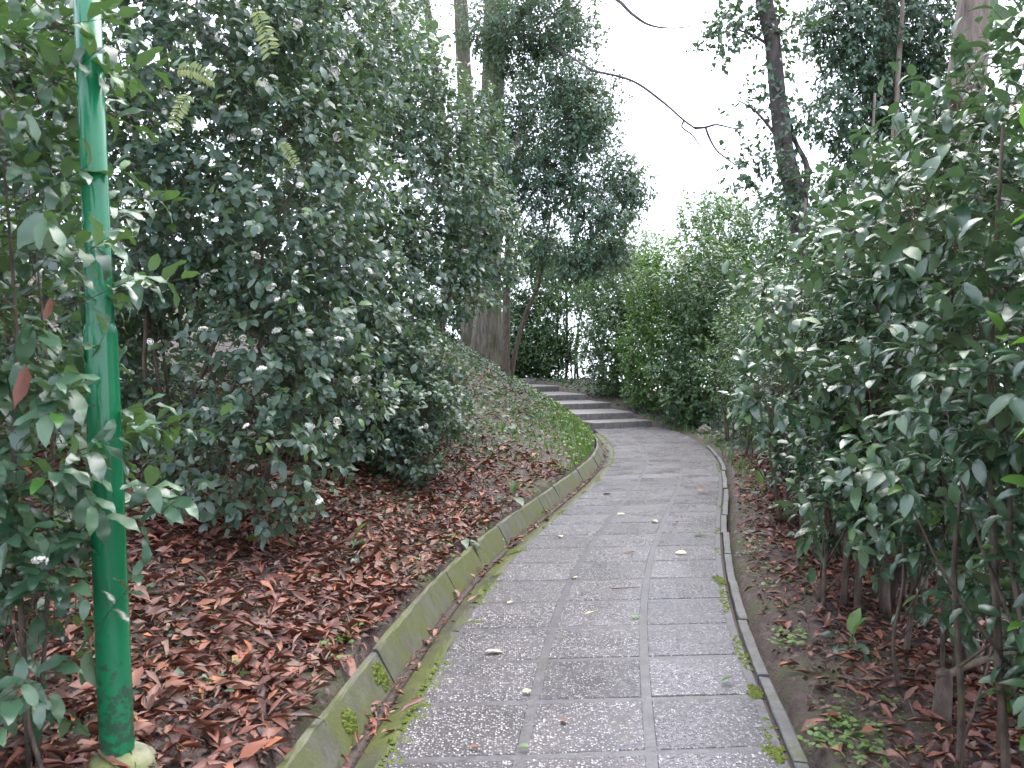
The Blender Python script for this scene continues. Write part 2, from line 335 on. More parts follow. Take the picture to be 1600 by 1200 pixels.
for i, (L, R) in enumerate(rows):
    V += [(*L, 0.), (*R, 0.), (*L, -.14), (*R, -.14)]
    if i:
        a, b = 4 * (i - 1), 4 * i
        F += [(a, a + 1, b + 1, b), (a, b, b + 2, a + 2), (a + 1, a + 3, b + 3, b + 1)]
path = link('path', mesh_np('path', V, F, False), M['mortar'], kind='structure')
rng = np.random.default_rng(5)
def slab(corners, z0, z1, bev=.006, jit=0.0):
    c = np.asarray(corners, float); m = c.mean(0); inner = m + (c - m) * (1 - bev / np.linalg.norm(c - m, axis=1, keepdims=True))
    dz = rng.normal(0, jit, 4) if jit else np.zeros(4)
    V = [(*p, z0) for p in c] + [(*p, z1 - bev * .7 + e) for p, e in zip(c, dz)] + [(*p, z1 + e) for p, e in zip(inner, dz)]
    F = [(8, 9, 10, 11)] + [(a, (a + 1) % 4, 4 + (a + 1) % 4, 4 + a) for a in range(4)] + [(4 + a, 4 + (a + 1) % 4, 8 + (a + 1) % 4, 8 + a) for a in range(4)]
    return V, F
J = .024
for i in range(len(rows) - 1):
    (L0, R0), (L1, R1) = rows[i], rows[i + 1]
    fr = [0, .333, .662, 1]
    for j in range(3):
        a, b = L0 + (R0 - L0) * fr[j], L0 + (R0 - L0) * fr[j + 1]; d, e = L1 + (R1 - L1) * fr[j], L1 + (R1 - L1) * fr[j + 1]
        w = nrm(b - a); h = nrm((d + e - a - b) / 2)
        jl = J if j else .012; jr = J if j < 2 else .045
        q = [a + w * jl + h * (J * 1.05 + rng.normal(0, .0015)), b - w * jr + h * (J * 1.05 + rng.normal(0, .0015)), e - w * jr - h * (J * 1.05 + rng.normal(0, .0015)), d + w * jl - h * (J * 1.05 + rng.normal(0, .0015))]
        V, F = slab(q, -.03, .0042, .005, .0009)
        link('tile', mesh_np('tile', V, F, False), M['tile'], path)

# ------------------------------------------------------------------ gutter along the bank, edging on the other side
def frame(line):
    t = nrm(np.gradient(line, axis=0)); return line, np.stack([-t[:, 1], t[:, 0]], 1)
def swept(i0, i1, line, prof, gap=.006, n=4):              # prof: (offset to left, z) closed profile
    s = np.linspace(i0 + gap / .1, i1 - gap / .1, n); ln, nm = frame(line); k = np.arange(len(ln)); V = []; m = len(prof)
    for q in s:
        p = np.array([np.interp(q, k, ln[:, 0]), np.interp(q, k, ln[:, 1])]); o = np.array([np.interp(q, k, nm[:, 0]), np.interp(q, k, nm[:, 1])])
        V += [(*(p + o * a), z) for a, z in prof]
    F = []
    for i in range(n - 1):
        for j in range(m):
            F.append((i * m + j, i * m + (j + 1) % m, (i + 1) * m + (j + 1) % m, (i + 1) * m + j))
    caps = [(0, j + 1, j, j) for j in range(1, m - 1)]
    F = [f[:3] for f in F] + [(f[0], f[2], f[3]) for f in F] + [(0, j + 1, j) for j in range(1, m - 1)] + [((n - 1) * m, (n - 1) * m + j, (n - 1) * m + j + 1) for j in range(1, m - 1)]
    return V, F
gut = thing('gutter', 'mossy concrete gutter with sloping kerb running along the left edge of the path', 'gutter', loc=(*EDGE_L[60], 0))
nE = len(EDGE_L)
for i in range(0, nE - 8, 8):
    e = min(i + 8, nE - 3); dz = rng.normal(0, .003); dw = rng.normal(0, .004)
    prof = [(.175 + dw, -.085), (.172 + dw, -.045), (.272 + dw, .132 + dz), (.279 + dw, .139 + dz), (.302, .140 + dz), (.308, .13 + dz), (.31, -.085)]
    V, F = swept(i, e, EDGE_L, prof, .0022, 9); V = np.array(V) + rng.normal(0, .0022, (len(V), 3)); child('kerb_stone', mesh_np('kerb_stone', V, F, False), M['kerb'], gut)
for i in range(0, nE - 10, 10):
    e = min(i + 10, nE - 3)
    prof = [(.004, -.10), (.004, -.008), (.03, -.008), (.06, -.014), (.13, -.040), (.170, -.048), (.170, -.10)]
    V, F = swept(i, e, EDGE_L, prof, .003, 10); V = np.array(V) + rng.normal(0, .0022, (len(V), 3)); child('channel_stone', mesh_np('channel_stone', V, F, False), M['channel'], gut)
V, F = swept(0, nE - 3, EDGE_L, [(.15, -.06), (.135, -.036), (.16, -.028), (.185, -.026), (.19, -.06)], 0, 200)
child('dirt', mesh_np('dirt', V, F), M['litter_soil'], gut)
edg = thing('kerb_edging', 'thin grey concrete edging strip along the right side of the path', 'kerb', loc=(*EDGE_R[60], 0))
for i in range(0, 185, 9):
    dz = rng.normal(-.002, .006); do = rng.normal(0, .006)
    prof = [(-.020 + do, -.09), (-.020 + do, .022 + dz), (-.024 + do, .026 + dz), (-.070 + do, .026 + dz), (-.075 + do, .021 + dz), (-.075 + do, -.09)]
    V, F = swept(i, i + 9, EDGE_R, prof, .008, 7); V = np.array(V) + rng.normal(0, .0015, (len(V), 3)); child('edging_stone', mesh_np('edging_stone', V, F, False), M['edging'], edg)

V, F = swept(0, 190, EDGE_R, [(.012, -.05), (.010, -.012), (-.01, -.006), (-.026, -.010), (-.026, -.05)], 0, 160)
child('dirt', mesh_np('dirt', V, F), M['litter_soil'], edg)

# ------------------------------------------------------------------ stone steps climbing to the left
stairs = thing('stone_steps', 'flight of six low grey stone steps at the end of the path', 'steps', loc=(2.6, 20, 0))
for k, (z, y, x) in enumerate(step_tops):
    r = np.array([x, y]); l = r + SDIR * SW
    nz, ny_, nx_ = step_tops[k + 1] if k < 5 else (1.1, 31., -.3)
    r2 = np.array([nx_, ny_]) + np.array([-.06, .25]); l2 = r2 + SDIR * SW
    zb = (step_tops[k - 1][0] if k else 0) - .25
    cut = [.0, .46 + .08 * math.sin(k * 2.3), 1.0]
    for a, b in zip(cut[:-1], cut[1:]):
        q = [l + (r - l) * a, l + (r - l) * b, l2 + (r2 - l2) * b, l2 + (r2 - l2) * a]
        w = nrm(q[1] - q[0]) * .004; q = [q[0] + w, q[1] - w, q[2] - w, q[3] + w]
        V, F = slab(q, zb, z, .012, .002); child('step_slab', mesh_np('step_slab', V, F, False), M['step'], stairs)

# ------------------------------------------------------------------ leaves
def leaf_tpl(lod, wid=.3, wave=0.0, fold=.22, curl=.22, shape='oval'):
    if lod == 0: ys_, ws = [0, .14, .40, .70, .90, 1], [.015, .66, 1.0, .82, .36, 0]
    elif lod == 1: ys_, ws = [0, .27, .70, 1], [.02, .92, .88, 0]
    else: ys_, ws = [0, .42, 1], [0, 1, 0]
    if shape == 'strip': ws = [w_ ** .8 for w_ in ws]; 
    V = []; idx = []
    for i, (y, w_) in enumerate(zip(ys_, ws)):
        zc = -curl * y * y + .05 * math.sin(y * 3.1)
        if w_ < .03: idx.append((len(V),)); V.append((0, y, zc)); continue
        hw = w_ * wid; wv = wave * math.sin(i * 2.6)
        idx.append((len(V), len(V) + 1, len(V) + 2)); V += [(-hw, y, zc + fold * hw + wv), (0, y, zc), (hw, y, zc + fold * hw - wv)]
    F = []
    for a, b in zip(idx[:-1], idx[1:]):
        if len(a) == 1 and len(b) == 3: F += [(a[0], b[1], b[0]), (a[0], b[2], b[1])]
        elif len(a) == 3 and len(b) == 3: F += [(a[0], a[1], b[1]), (a[0], b[1], b[0]), (a[1], a[2], b[2]), (a[1], b[2], b[1])]
        else: F += [(a[0], a[1], b[0]), (a[1], a[2], b[0])]
    return np.array(V, float), np.array(F)
def ivy_tpl():
    o = [(0, .02), (-.45, -.05), (-.36, .38), (0, 1.0), (.36, .38), (.45, -.05)]
    V = [(0, .35, -.05)] + [(x, y, -.12 * abs(y - .3) + .05 * abs(x)) for x, y in o]; n = len(o)
    return np.array(V, float), np.array([(0, 1 + (i + 1) % n, 1 + i) for i in range(n)])
def bake(tpls, pos, dr, up, size, rng, name):
    dr = nrm(dr); sd_ = nrm(np.cross(dr, up)); nm = nrm(np.cross(sd_, dr)); g = Geo(); pick = rng.integers(0, len(tpls), len(pos))
    for i, (tv, tf) in enumerate(tpls):
        k = np.where(pick == i)[0]
        if not len(k): continue
        s = size[k][:, None, None]
        V = pos[k][:, None, :] + s * (tv[None, :, :1] * sd_[k][:, None, :] + tv[None, :, 1:2] * dr[k][:, None, :] + tv[None, :, 2:] * nm[k][:, None, :])
        F = tf[None] + (np.arange(len(k)) * len(tv))[:, None, None]
        g.add(V.reshape(-1, 3), F.reshape(-1, 3))
    return g.mesh(name)
def singles(name, tpl_me, pos, dr, up, size, parent, mt):
    dr = nrm(dr); sd_ = nrm(np.cross(dr, up)); nm = nrm(np.cross(sd_, dr)); inv = -np.array(parent.location)
    for p, d, s_, n_, z in zip(pos, dr, sd_, nm, size):
        o = bpy.data.objects.new(name, tpl_me); COL.objects.link(o); o.parent = parent
        q = p + inv
        o.matrix_basis = Matrix(((s_[0] * z, d[0] * z, n_[0] * z, q[0]), (s_[1] * z, d[1] * z, n_[1] * z, q[1]), (s_[2] * z, d[2] * z, n_[2] * z, q[2]), (0, 0, 0, 1)))
def in_view(pos, size, cell=9):                            # leaves a person standing on the path sees first
    Y = pos[:, 1]; px = 800 + FPX * pos[:, 0] / np.maximum(Y, .1); py = HZ + FPX * (CAMZ - pos[:, 2]) / np.maximum(Y, .1)
    ok = (Y > .6) & (px > 10) & (px < 1590) & (py > 10) & (py < 1190)
    key = (px // cell).astype(int) * 1000 + (py // cell).astype(int); order = np.argsort(Y); seen = set(); vis = []
    for i in order:
        if not ok[i]: continue
        if key[i] in seen: continue
        for dx in (-1, 0, 1):
            for dy in (-1, 0, 1): seen.add(key[i] + dx * 1000 + dy)
        vis.append(i)
    vis = np.array(vis, int); return vis[np.argsort(-(size[vis] / Y[vis]))]
def lump(d, ph): return 1 + .13 * np.sin(4 * d[:, 0] + ph[0]) * np.sin(3.4 * d[:, 1] + ph[1]) + .11 * np.sin(6.3 * d[:, 2] + ph[2] + 2 * d[:, 0]) + .07 * np.sin(11 * d[:, 0] + 9 * d[:, 2] + ph[3])

TPL = {}
def tpl(kind):
    if kind not in TPL:
        if kind == 'vib': TPL[kind] = [leaf_tpl(1, .29, .0, .2, .2), leaf_tpl(1, .33, .02, .1, .3), leaf_tpl(1, .27, -.02, .3, .12)]
        elif kind == 'wavy': TPL[kind] = [leaf_tpl(0, .22, .045, .2, .25), leaf_tpl(0, .25, -.055, .12, .35), leaf_tpl(0, .2, .04, .35, .1)]
        elif kind == 'privet': TPL[kind] = [leaf_tpl(0, .24, .0, .3, .25), leaf_tpl(0, .27, .012, .2, .12), leaf_tpl(0, .22, -.01, .4, .35)]
        elif kind == 'privet1': TPL[kind] = [leaf_tpl(1, .25, .0, .3, .25), leaf_tpl(1, .28, .012, .2, .12)]
        elif kind == 'far': TPL[kind] = [leaf_tpl(2, .25, 0, .3, .2), leaf_tpl(2, .31, 0, .2, .3)]
        elif kind == 'ivy': TPL[kind] = [ivy_tpl()]
        elif kind == 'strip': TPL[kind] = [leaf_tpl(1, .12, .07, 1.1, -.2), leaf_tpl(1, .16, .09, .6, .22), leaf_tpl(1, .09, -.08, 1.6, .1), leaf_tpl(1, .2, .10, .5, -.14), leaf_tpl(1, .07, .05, 1.9, -.1)]
    return TPL[kind]

def sprays(rng, blobs, n, L, per, leafsize, inner=.32, lift=.35, droop=.1, back=.45, zmin=.25, shoots=.05, upn=.75, outn=.5, jit=.32, tip=(2.0, .8)):
    B = np.array(blobs, float); A = (B[:, 3] * B[:, 4] + B[:, 4] * B[:, 5] + B[:, 3] * B[:, 5]); A = A / A.sum()
    k = rng.choice(len(B), int(n * 2.2), p=A); C, R = B[k, :3], B[k, 3:6]
    d = nrm(rng.normal(size=(len(k), 3)))
    ph = rng.random((len(B), 4)) * 6.28; lf = np.ones(len(k))
    for i in range(len(B)): lf[k == i] = lump(d[k == i], ph[i])
    rad = np.where(rng.random(len(k)) < inner, rng.uniform(.35, .8, len(k)), rng.uniform(.8, 1.03, len(k))) * lf
    p = C + R * d * rad[:, None]
    keep = np.ones(len(k), bool)
    for i in range(len(B)):                                 # drop what lies deep inside another lobe
        q = np.linalg.norm((p - B[i, :3]) / B[i, 3:6], axis=1); keep &= ~((q < .6) & (k != i) & (rng.random(len(k)) < .8))
    tocam = nrm(np.array([0, 0, CAMZ]) - p); facing = (nrm(d / R) * tocam).sum(1)
    keep &= ~((facing < -.25) & (rng.random(len(k)) > back))
    keep &= p[:, 2] > ground_z(p[:, 0], p[:, 1]) + zmin
    idx = np.where(keep)[0][:n]; p, d, lf = p[idx], d[idx], lf[idx]; n = len(p)
    outw = nrm(d / R[idx]); ax = nrm(outw * .8 + UP * lift + rng.normal(0, .45, (n, 3)) - UP * droop)
    Ls = L * rng.uniform(.6, 1.3, n); sh = rng.random(n) < shoots; Ls[sh] *= tip[0]; ax[sh] = nrm(ax[sh] + UP * tip[1] + np.array([-.25, -.2, 0]) * (tip[1] < .6))
    ref = np.where(np.abs(ax[:, 2:]) > .9, np.array([[1., 0, 0]]), UP[None]); e1 = nrm(np.cross(ax, ref)); e2 = np.cross(ax, e1)
    pos, dr, up, sz = [], [], [], []
    ph0 = rng.random(n) * 6.28
    for j in range(per):
        t = .12 + .88 * (j // 2 * 2 + .6 * (j % 2)) / max(per - 1, 1); t = min(t, 1.0)
        a = ph0 + (j % 2) * math.pi + (j // 2) * 1.35 + rng.normal(0, .25, n)
        lat = e1 * np.cos(a)[:, None] + e2 * np.sin(a)[:, None]
        dd = nrm(lat * .85 + ax * (.45 + .5 * t) + rng.normal(0, .18, (n, 3)) - UP * droop * 1.2)
        pos.append(p + ax * (Ls * t)[:, None]); dr.append(dd)
        up.append(nrm(UP * upn + outw * outn + ax * .25 + rng.normal(0, jit, (n, 3)))); sz.append(leafsize * rng.uniform(.62, 1.2, n) * (1.05 - .3 * abs(t - .5)))
    tw = (p - ax * (L * .9), p + ax * Ls[:, None])
    return np.vstack(pos), np.vstack(dr), np.vstack(up), np.concatenate(sz), tw
def twig_mesh(tw, r, name):
    a, b = tw; n = len(a); ax = nrm(b - a); ref = np.where(np.abs(ax[:, 2:]) > .9, np.array([[1., 0, 0]]), UP[None]); e1 = nrm(np.cross(ax, ref)); e2 = np.cross(ax, e1)
    V = np.empty((n, 6, 3))
    for j in range(3):
        o = e1 * math.cos(j * 2.094) + e2 * math.sin(j * 2.094); V[:, j] = a + o * r; V[:, j + 3] = b + o * r * .5
    F = np.array([(0, 1, 4), (0, 4, 3), (1, 2, 5), (1, 5, 4), (2, 0, 3), (2, 3, 5)])
    return mesh_np(name, V.reshape(-1, 3), (F[None] + (np.arange(n) * 6)[:, None, None]).reshape(-1, 3))

def make_flower(rng):
    g = Geo()
    for i in range(46):
        d = nrm(rng.normal(size=3)); d[2] = abs(d[2]) * .6; c = d * .5 + rng.normal(0, .05, 3); r = rng.uniform(.11, .17)
        e1 = nrm(np.cross(d + [.01, 0, 0], [.3, .9, .1])); e2 = np.cross(nrm(d), e1); V = [c + nrm(d) * r * .5]
        for j in range(5):
            V += [c + (e1 * math.cos(j * 1.2566) + e2 * math.sin(j * 1.2566)) * r]
        g.add(V, [(0, 1 + j, 1 + (j + 1) % 5) for j in range(5)])
    return g.mesh('flower_head', False)
FLOWER = make_flower(np.random.default_rng(3)); FLOWER.materials.append(M['petal'])

def shrub(name, label, cat, base, blobs, n, leaf='vib', size=.065, L=.16, per=8, mt='viburnum', stems=5, stem_r=.025, seed=1, single=0, flowers=0, group=None,
          spread=.35, stem_mat='stem', twig_r=.0022, upright=False, tstep=1, **kw):
    rng = np.random.default_rng(seed); x, y = base; z = gz(x, y)
    root = thing(name, label, cat, group, (x, y, z - .03))
    B = np.array(blobs, float)
    for i in range(stems):
        a = rng.random() * 6.28; r = spread * math.sqrt(rng.random()); bx, by = x + r * math.cos(a), y + r * math.sin(a) * .8; bz = gz(bx, by) - .06
        tb = B[i % len(B)]; tgt = tb[:3] + tb[3:6] * rng.normal(0, .3, 3); b0 = np.array([bx, by, bz])
        if upright: tgt = np.array([bx + rng.normal(0, .10), by + rng.normal(0, .10), tgt[2] + .3])
        m1 = b0 + (tgt - b0) * .33 + np.r_[rng.normal(0, .028 if upright else .07, 2), 0 if upright else .12 * (tgt[2] - bz)]; m2 = b0 + (tgt - b0) * .68 + rng.normal(0, .035 if upright else .08, 3)
        sr = stem_r * rng.uniform(.6, 1.25)
        V, F = tube([b0, m1, m2, tgt], [sr * 1.25, sr, sr * .75, sr * .4], 8 if stem_r > .015 else 6, .06, rng, smooth_n=4)
        st = child('stem', mesh_np('stem', V, F), M[stem_mat], root)
        for _ in range(2 if upright and single else 0):
            t0 = rng.uniform(.12, .5); p0 = b0 + (tgt - b0) * t0; a = rng.random() * 6.28; d = np.array([math.cos(a), math.sin(a), rng.uniform(.8, 1.8)]); l = rng.uniform(.25, .6)
            V, F = tube([p0, p0 + d * l * .45 + rng.normal(0, .02, 3), p0 + d * l * .8 + [0, 0, l * .25]], [sr * .55, sr * .4, sr * .2], 5, .05, rng, smooth_n=3)
            child('branch', mesh_np('branch', V, F), M[stem_mat], st)
    pos, dr, up, sz, tw = sprays(rng, blobs, n, L, per, size, **kw)
    if single:
        vis = in_view(pos, sz, 7)[:single]
        me = mesh_np('leaf', *tpl(leaf)[0]); me.materials.append(M[mt])
        singles('leaf', me, pos[vis], dr[vis], up[vis], sz[vis], root, M[mt])
        kp = np.ones(len(pos), bool); kp[vis] = False; pos, dr, up, sz = pos[kp], dr[kp], up[kp], sz[kp]
    child('foliage', bake(tpl(leaf), pos, dr, up, sz, rng, 'foliage'), M[mt], root, kind='stuff')
    child('twigs', twig_mesh((tw[0][::tstep], tw[1][::tstep]), twig_r, 'twigs'), M['twig'], root, kind='stuff')
    if flowers:
        tips = tw[1]; vis = in_view(tips, np.full(len(tips), .03), 5); pick = rng.permutation(vis[:int(len(vis) * .8)])[:flowers]
        for q in pick:
            s = rng.uniform(.036, .068); o = bpy.data.objects.new('flower_head', FLOWER); COL.objects.link(o); o.parent = root
            o.location = Vector(tips[q] + nrm(tips[q] - tw[0][q]) * .03 + nrm(np.array([0, 0, CAMZ + 1]) - tips[q]) * .07) - root.location; o.scale = (s, s, s * .8); o.rotation_euler = (rng.normal(.5, .4), rng.normal(0, .4), rng.random() * 6)
    return root
def bl(px, py, Y, rx, ry, rz): return (*P(px, py, Y), rx, ry, rz)

# ---- left side
shrub('wavy_leaved_shrub', 'near dark green wavy leaved shrub growing round the green lamp post', 'shrub', (-1.72, 2.55),
      [bl(-50, 90, 2.75, .40, .4, .5), bl(-50, 430, 2.7, .42, .4, .45), bl(0, 700, 2.75, .36, .36, .36), bl(-70, 860, 2.75, .42, .4, .42), bl(30, 990, 2.65, .24, .26, .2), bl(240, 765, 2.95, .26, .12, .05), bl(-240, 300, 3.1, .8, .6, 1.0), bl(30, 620, 3.25, .28, .2, .5), bl(60, 250, 3.4, .3, .25, .5)],
      520, 'wavy', .11, .20, 7, 'wavy', 9, .010, 11, 300, 3, spread=.3, zmin=.1, shoots=.06, inner=.3, twig_r=.002, upn=1.2, outn=.3, jit=.28, lift=.2)
shrub('viburnum_shrub', 'large viburnum with small white flower heads hanging over the leafy left bank', 'shrub', (-2.6, 6.6),
      [bl(300, 200, 6.6, 1.25, 1.1, 1.25), bl(440, 330, 6.4, .8, .8, .9), bl(430, 560, 5.9, .55, .5, .62), bl(400, 715, 5.4, .46, .4, .36), bl(330, 740, 5.5, .3, .3, .22), bl(250, 680, 6.3, .6, .4, .45), bl(520, 640, 6.6, .4, .4, .4), bl(170, 330, 6.4, 1.0, .9, 1.2),
       bl(60, 330, 6.8, 1.3, 1.0, 1.7), bl(230, 20, 6.6, 1.4, 1.1, 1.0), bl(470, 80, 7.2, 1.0, .9, .9), bl(120, 560, 6.9, .8, .6, .7), bl(500, 470, 6.6, .55, .55, .6)],
      4400, 'vib', .087, .17, 7, 'viburnum', 14, .02, 21, 300, 150, spread=.8, zmin=.28, droop=.22, lift=.25, inner=.3)
shrub('viburnum_shrub', 'thinner viburnum with sky showing through, in front of the thick tree trunk', 'shrub', (-2.1, 11.0),
      [bl(600, 260, 10.5, 1.1, 1.1, 1.2), bl(700, 330, 11, .9, .9, .8), bl(560, 420, 9.5, .85, .8, .75), bl(650, 440, 10.5, .8, .8, .7), bl(480, 520, 9, .8, .7, .7),
       bl(560, 130, 10.5, 1.1, 1.0, 1.1), bl(700, 210, 11.5, .7, .7, .6), bl(760, 400, 11.5, .5, .5, .6), bl(460, 380, 9, .8, .8, .9)],
      3700, 'vib', .088, .18, 7, 'viburnum', 12, .022, 22, 300, 60, spread=.7, zmin=.3, droop=.15, inner=.2)
shrub('low_spreading_shrub', 'low spreading shrub arching over the bank below the viburnum', 'shrub', (-1.75, 8.6),
      [bl(610, 560, 8.8, .6, .5, .32), bl(660, 640, 8.4, .42, .4, .26), bl(540, 600, 8.6, .5, .45, .36), bl(500, 680, 8.0, .42, .4, .3), bl(640, 720, 8.0, .22, .3, .14), bl(680, 610, 9.2, .4, .4, .22), bl(600, 650, 8.2, .45, .4, .3)],
      1200, 'vib', .075, .17, 8, 'viburnum', 7, .012, 23, 200, 14, spread=.3, zmin=.06, droop=.15)
shrub('understory_shrub', 'shaded shrub at the back of the left bank behind the viburnum', 'shrub', (-5.2, 9.0),
      [(-5.4, 9.2, 2.4, 1.6, 1.3, 1.6), (-4.0, 9.6, 2.2, 1.2, 1.0, 1.3), (-7.0, 8.6, 2.6, 1.6, 1.3, 1.8), (-5.2, 9.8, 4.8, 2.2, 1.4, 1.6), (-3.6, 12, 4.2, 1.6, 1.4, 2.0)],
      1400, 'far', .12, .22, 7, 'dark', 8, .03, 24, zmin=.2)

# ---- right side hedge
def hedge_base(Y, off=.95):
    i = np.argmin(np.abs(EDGE_R[:, 1] - Y)); return offset(EDGE_R, -off)[i]
hedge = [  # y, height, leaf size, leaf kind, sprays, leaves shown singly, label
    (1.9, 3.3, .108, 'privet', 520, 300, 'nearest hedge bush, its big leaves filling the right edge of the picture'),
    (3.1, 3.2, .102, 'privet', 640, 300, 'second nearest hedge bush, rising over the bent cut branch'),
    (4.3, 3.2, .098, 'privet', 760, 300, 'third hedge bush from the camera with pale shiny shoot tips at its top'),
    (5.6, 3.1, .10, 'privet1', 820, 250, 'fourth hedge bush from the camera, dense and glossy above bare stems'),
    (7.0, 3.0, .092, 'privet1', 900, 200, 'fifth hedge bush from the camera, leaning out towards the path edging'),
    (8.5, 2.9, .086, 'privet1', 950, 150, 'sixth hedge bush from the camera, above the thickest row of grey stems'),
    (10.2, 2.9, .082, 'privet1', 1000, 0, 'seventh hedge bush from the camera, beside the bend of the path'),
    (12.2, 2.9, .075, 'far', 1000, 0, 'eighth hedge bush from the camera, on the outside of the bend'),
    (14.4, 3.0, .08, 'far', 1100, 0, 'ninth hedge bush from the camera, near the weedy corner of the path'),
    (16.8, 3.1, .085, 'far', 1100, 0, 'tenth hedge bush from the camera, last one before the steps')]
for i, (Y, h, ls, kd, n, sg, lab) in enumerate(hedge):
    b = hedge_base(Y, .95); r = np.random.default_rng(50 + i); w = .52 + .025 * Y ** .9; k = np.clip(Y / 8, .5, 1.3)
    bs = []
    for zc, rr, off in ((.66, .36, .06),) + (((.38, .34, .2),) if i >= 6 else ()) + ( (1.05, .42, .05), (1.55, .5, .0), (2.1, .52, .1), (2.65, .42, .25)):
        c = hedge_base(Y + r.normal(0, .1), .95 + off + .12 + r.normal(0, .06)); zz = gz(*b) + zc * h / 3.05
        bs.append((c[0], c[1], zz, rr * w / .52, .62 * k + .15, rr))
    if i == 2: bs += [bl(1225, 480, 4.6, .17, .16, .15), bl(1215, 600, 4.6, .15, .16, .11), bl(1300, 800, 4.3, .14, .15, .10)]
    if i == 1: bs += [bl(1400, 740, 3.2, .14, .14, .12), bl(1420, 330, 3.4, .2, .2, .16)]
    shrub('hedge_shrub', lab, 'hedge bush', b, bs, n, kd, ls, .19, 7 if i < 3 else 8, 'privet_young' if i == 0 else 'privet' if i < 8 else 'hedge_far', (9 if i < 3 else 14) if i < 8 else 6, .0135 if i < 3 else .019, 60 + i, sg, 0, 'hedge bushes right of the path', tip=(1.7, .45),
          spread=.42, zmin=(.2 if i < 3 else .36) if i < 8 else .05, shoots=.16, lift=.40, inner=.3, twig_r=.0022, upn=1.3, outn=.3, jit=.26, upright=True)
# ---- bushes beside and behind the steps
far = [
    ((4.6, 20.2), [(4.6, 20.4, 1.5, 1.0, 1.0, 1.2), (4.9, 20.8, 3.2, 1.1, 1.0, 1.2), (4.4, 20, .8, .8, .7, .6)], 1700, 'hedge_far', 'dark dense bush directly right of the lowest step'),
    ((4.3, 23.0), [(4.2, 22.9, 1.6, 1.1, 1.0, 1.3), (4.4, 23.4, 3.4, 1.2, 1.0, 1.3), (3.9, 22.5, 1.0, .7, .7, .7)], 1800, 'bright', 'lighter green bush right of the middle steps'),
    ((3.4, 25.8), [(3.3, 25.6, 2.0, 1.1, 1.0, 1.3), (3.5, 26.2, 3.8, 1.3, 1.0, 1.3), (3.1, 25.4, 1.2, .8, .7, .7)], 1800, 'hedge_far', 'tall bush right of the upper steps'),
    ((2.1, 30.5), [(2.0, 30.6, 2.9, 1.1, .9, 1.2), (2.2, 30.8, 4.6, 1.4, 1.0, 1.2), (1.4, 31.4, 5.6, 1.3, 1.0, 1.0)], 1500, 'hedge_far', 'dark bush with bare black stems and white sky gap below, behind the top step'),
    ((.2, 31.8), [(.2, 31.8, 2.4, 1.1, 1.0, 1.3), (.3, 32.2, 4.4, 1.3, 1.0, 1.3), (-.6, 31.9, 1.9, .9, .8, .7), (.9, 32, 3.4, .9, .8, .9), (.5, 31.6, 1.6, 1.0, .7, .5)], 2500, 'hedge_far', 'dark bush behind the top step to the right of the thin trunk'),
    ((1.1, 30.9), [(.95, 31.0, 2.0, 1.0, .7, .8), (1.5, 30.6, 1.7, .7, .6, .6), (.1, 31.0, 1.9, .8, .6, .7)], 1300, 'hedge_far', 'low dark bush closing the view right behind the top step'),
    ((-2.0, 33.5), [(-2.0, 33.4, 3.0, 1.4, 1.0, 1.6), (-3.4, 33.8, 3.2, 1.3, 1.0, 1.5), (-2.4, 33.8, 5.2, 1.6, 1.0, 1.6)], 1700, 'hedge_far', 'bush seen left of the thick trunk beyond the top of the bank'),
    ((3.4, 29.0), [(3.0, 29.2, 4.6, 1.5, 1.2, 1.3), (4.4, 29, 3.4, 1.5, 1.2, 1.6), (4.2, 29.4, 5.4, 1.2, 1.1, .9)], 1700, 'bright', 'tall yellowish green bush above the steps under the gap of sky'),
    ((6.0, 22.5), [(6.0, 22.4, 3.2, 1.4, 1.2, 1.6), (6.4, 22.8, 5.0, 1.4, 1.2, 1.2), (5.6, 22, 1.8, 1.2, 1.0, 1.2)], 1800, 'hedge_far', 'greyish rounded bush right of the sky gap behind the hedge'),
    ((6.3, 17.0), [(6.2, 17.0, 2.8, 1.2, 1.2, 1.4), (6.6, 17.4, 4.2, 1.2, 1.2, 1.0)], 1300, 'hedge_far', 'bush beyond the hedge at the foot of the leaning ivy trunk'),
    ((6.4, 26.0), [(6.2, 26.0, 5.4, 1.1, 1.0, 1.5), (6.8, 26, 3.6, 1.5, 1.0, 1.8)], 1500, 'bright', 'small light green tree crown standing under the broken bare branch'),
    ((8.2, 13.0), [(7.6, 12.6, 2.2, 1.5, 1.2, 1.8), (8.8, 12, 2.6, 1.5, 1.2, 1.8)], 1300, 'hedge_far', 'shaded bush behind the hedge below the ivy covered tree'),
]
for i, (b, bs, n, m_, lab) in enumerate(far):
    n = int(n * .92)
    shrub('bush', lab, 'bush', b, bs, n, 'far', .14, .28, 6, m_, 6, .035, 90 + i, 0, 0, 'bushes beyond the steps and the hedge', spread=.45, zmin=.1, stem_mat='bark_dark', twig_r=.003, shoots=.16, tstep=3)

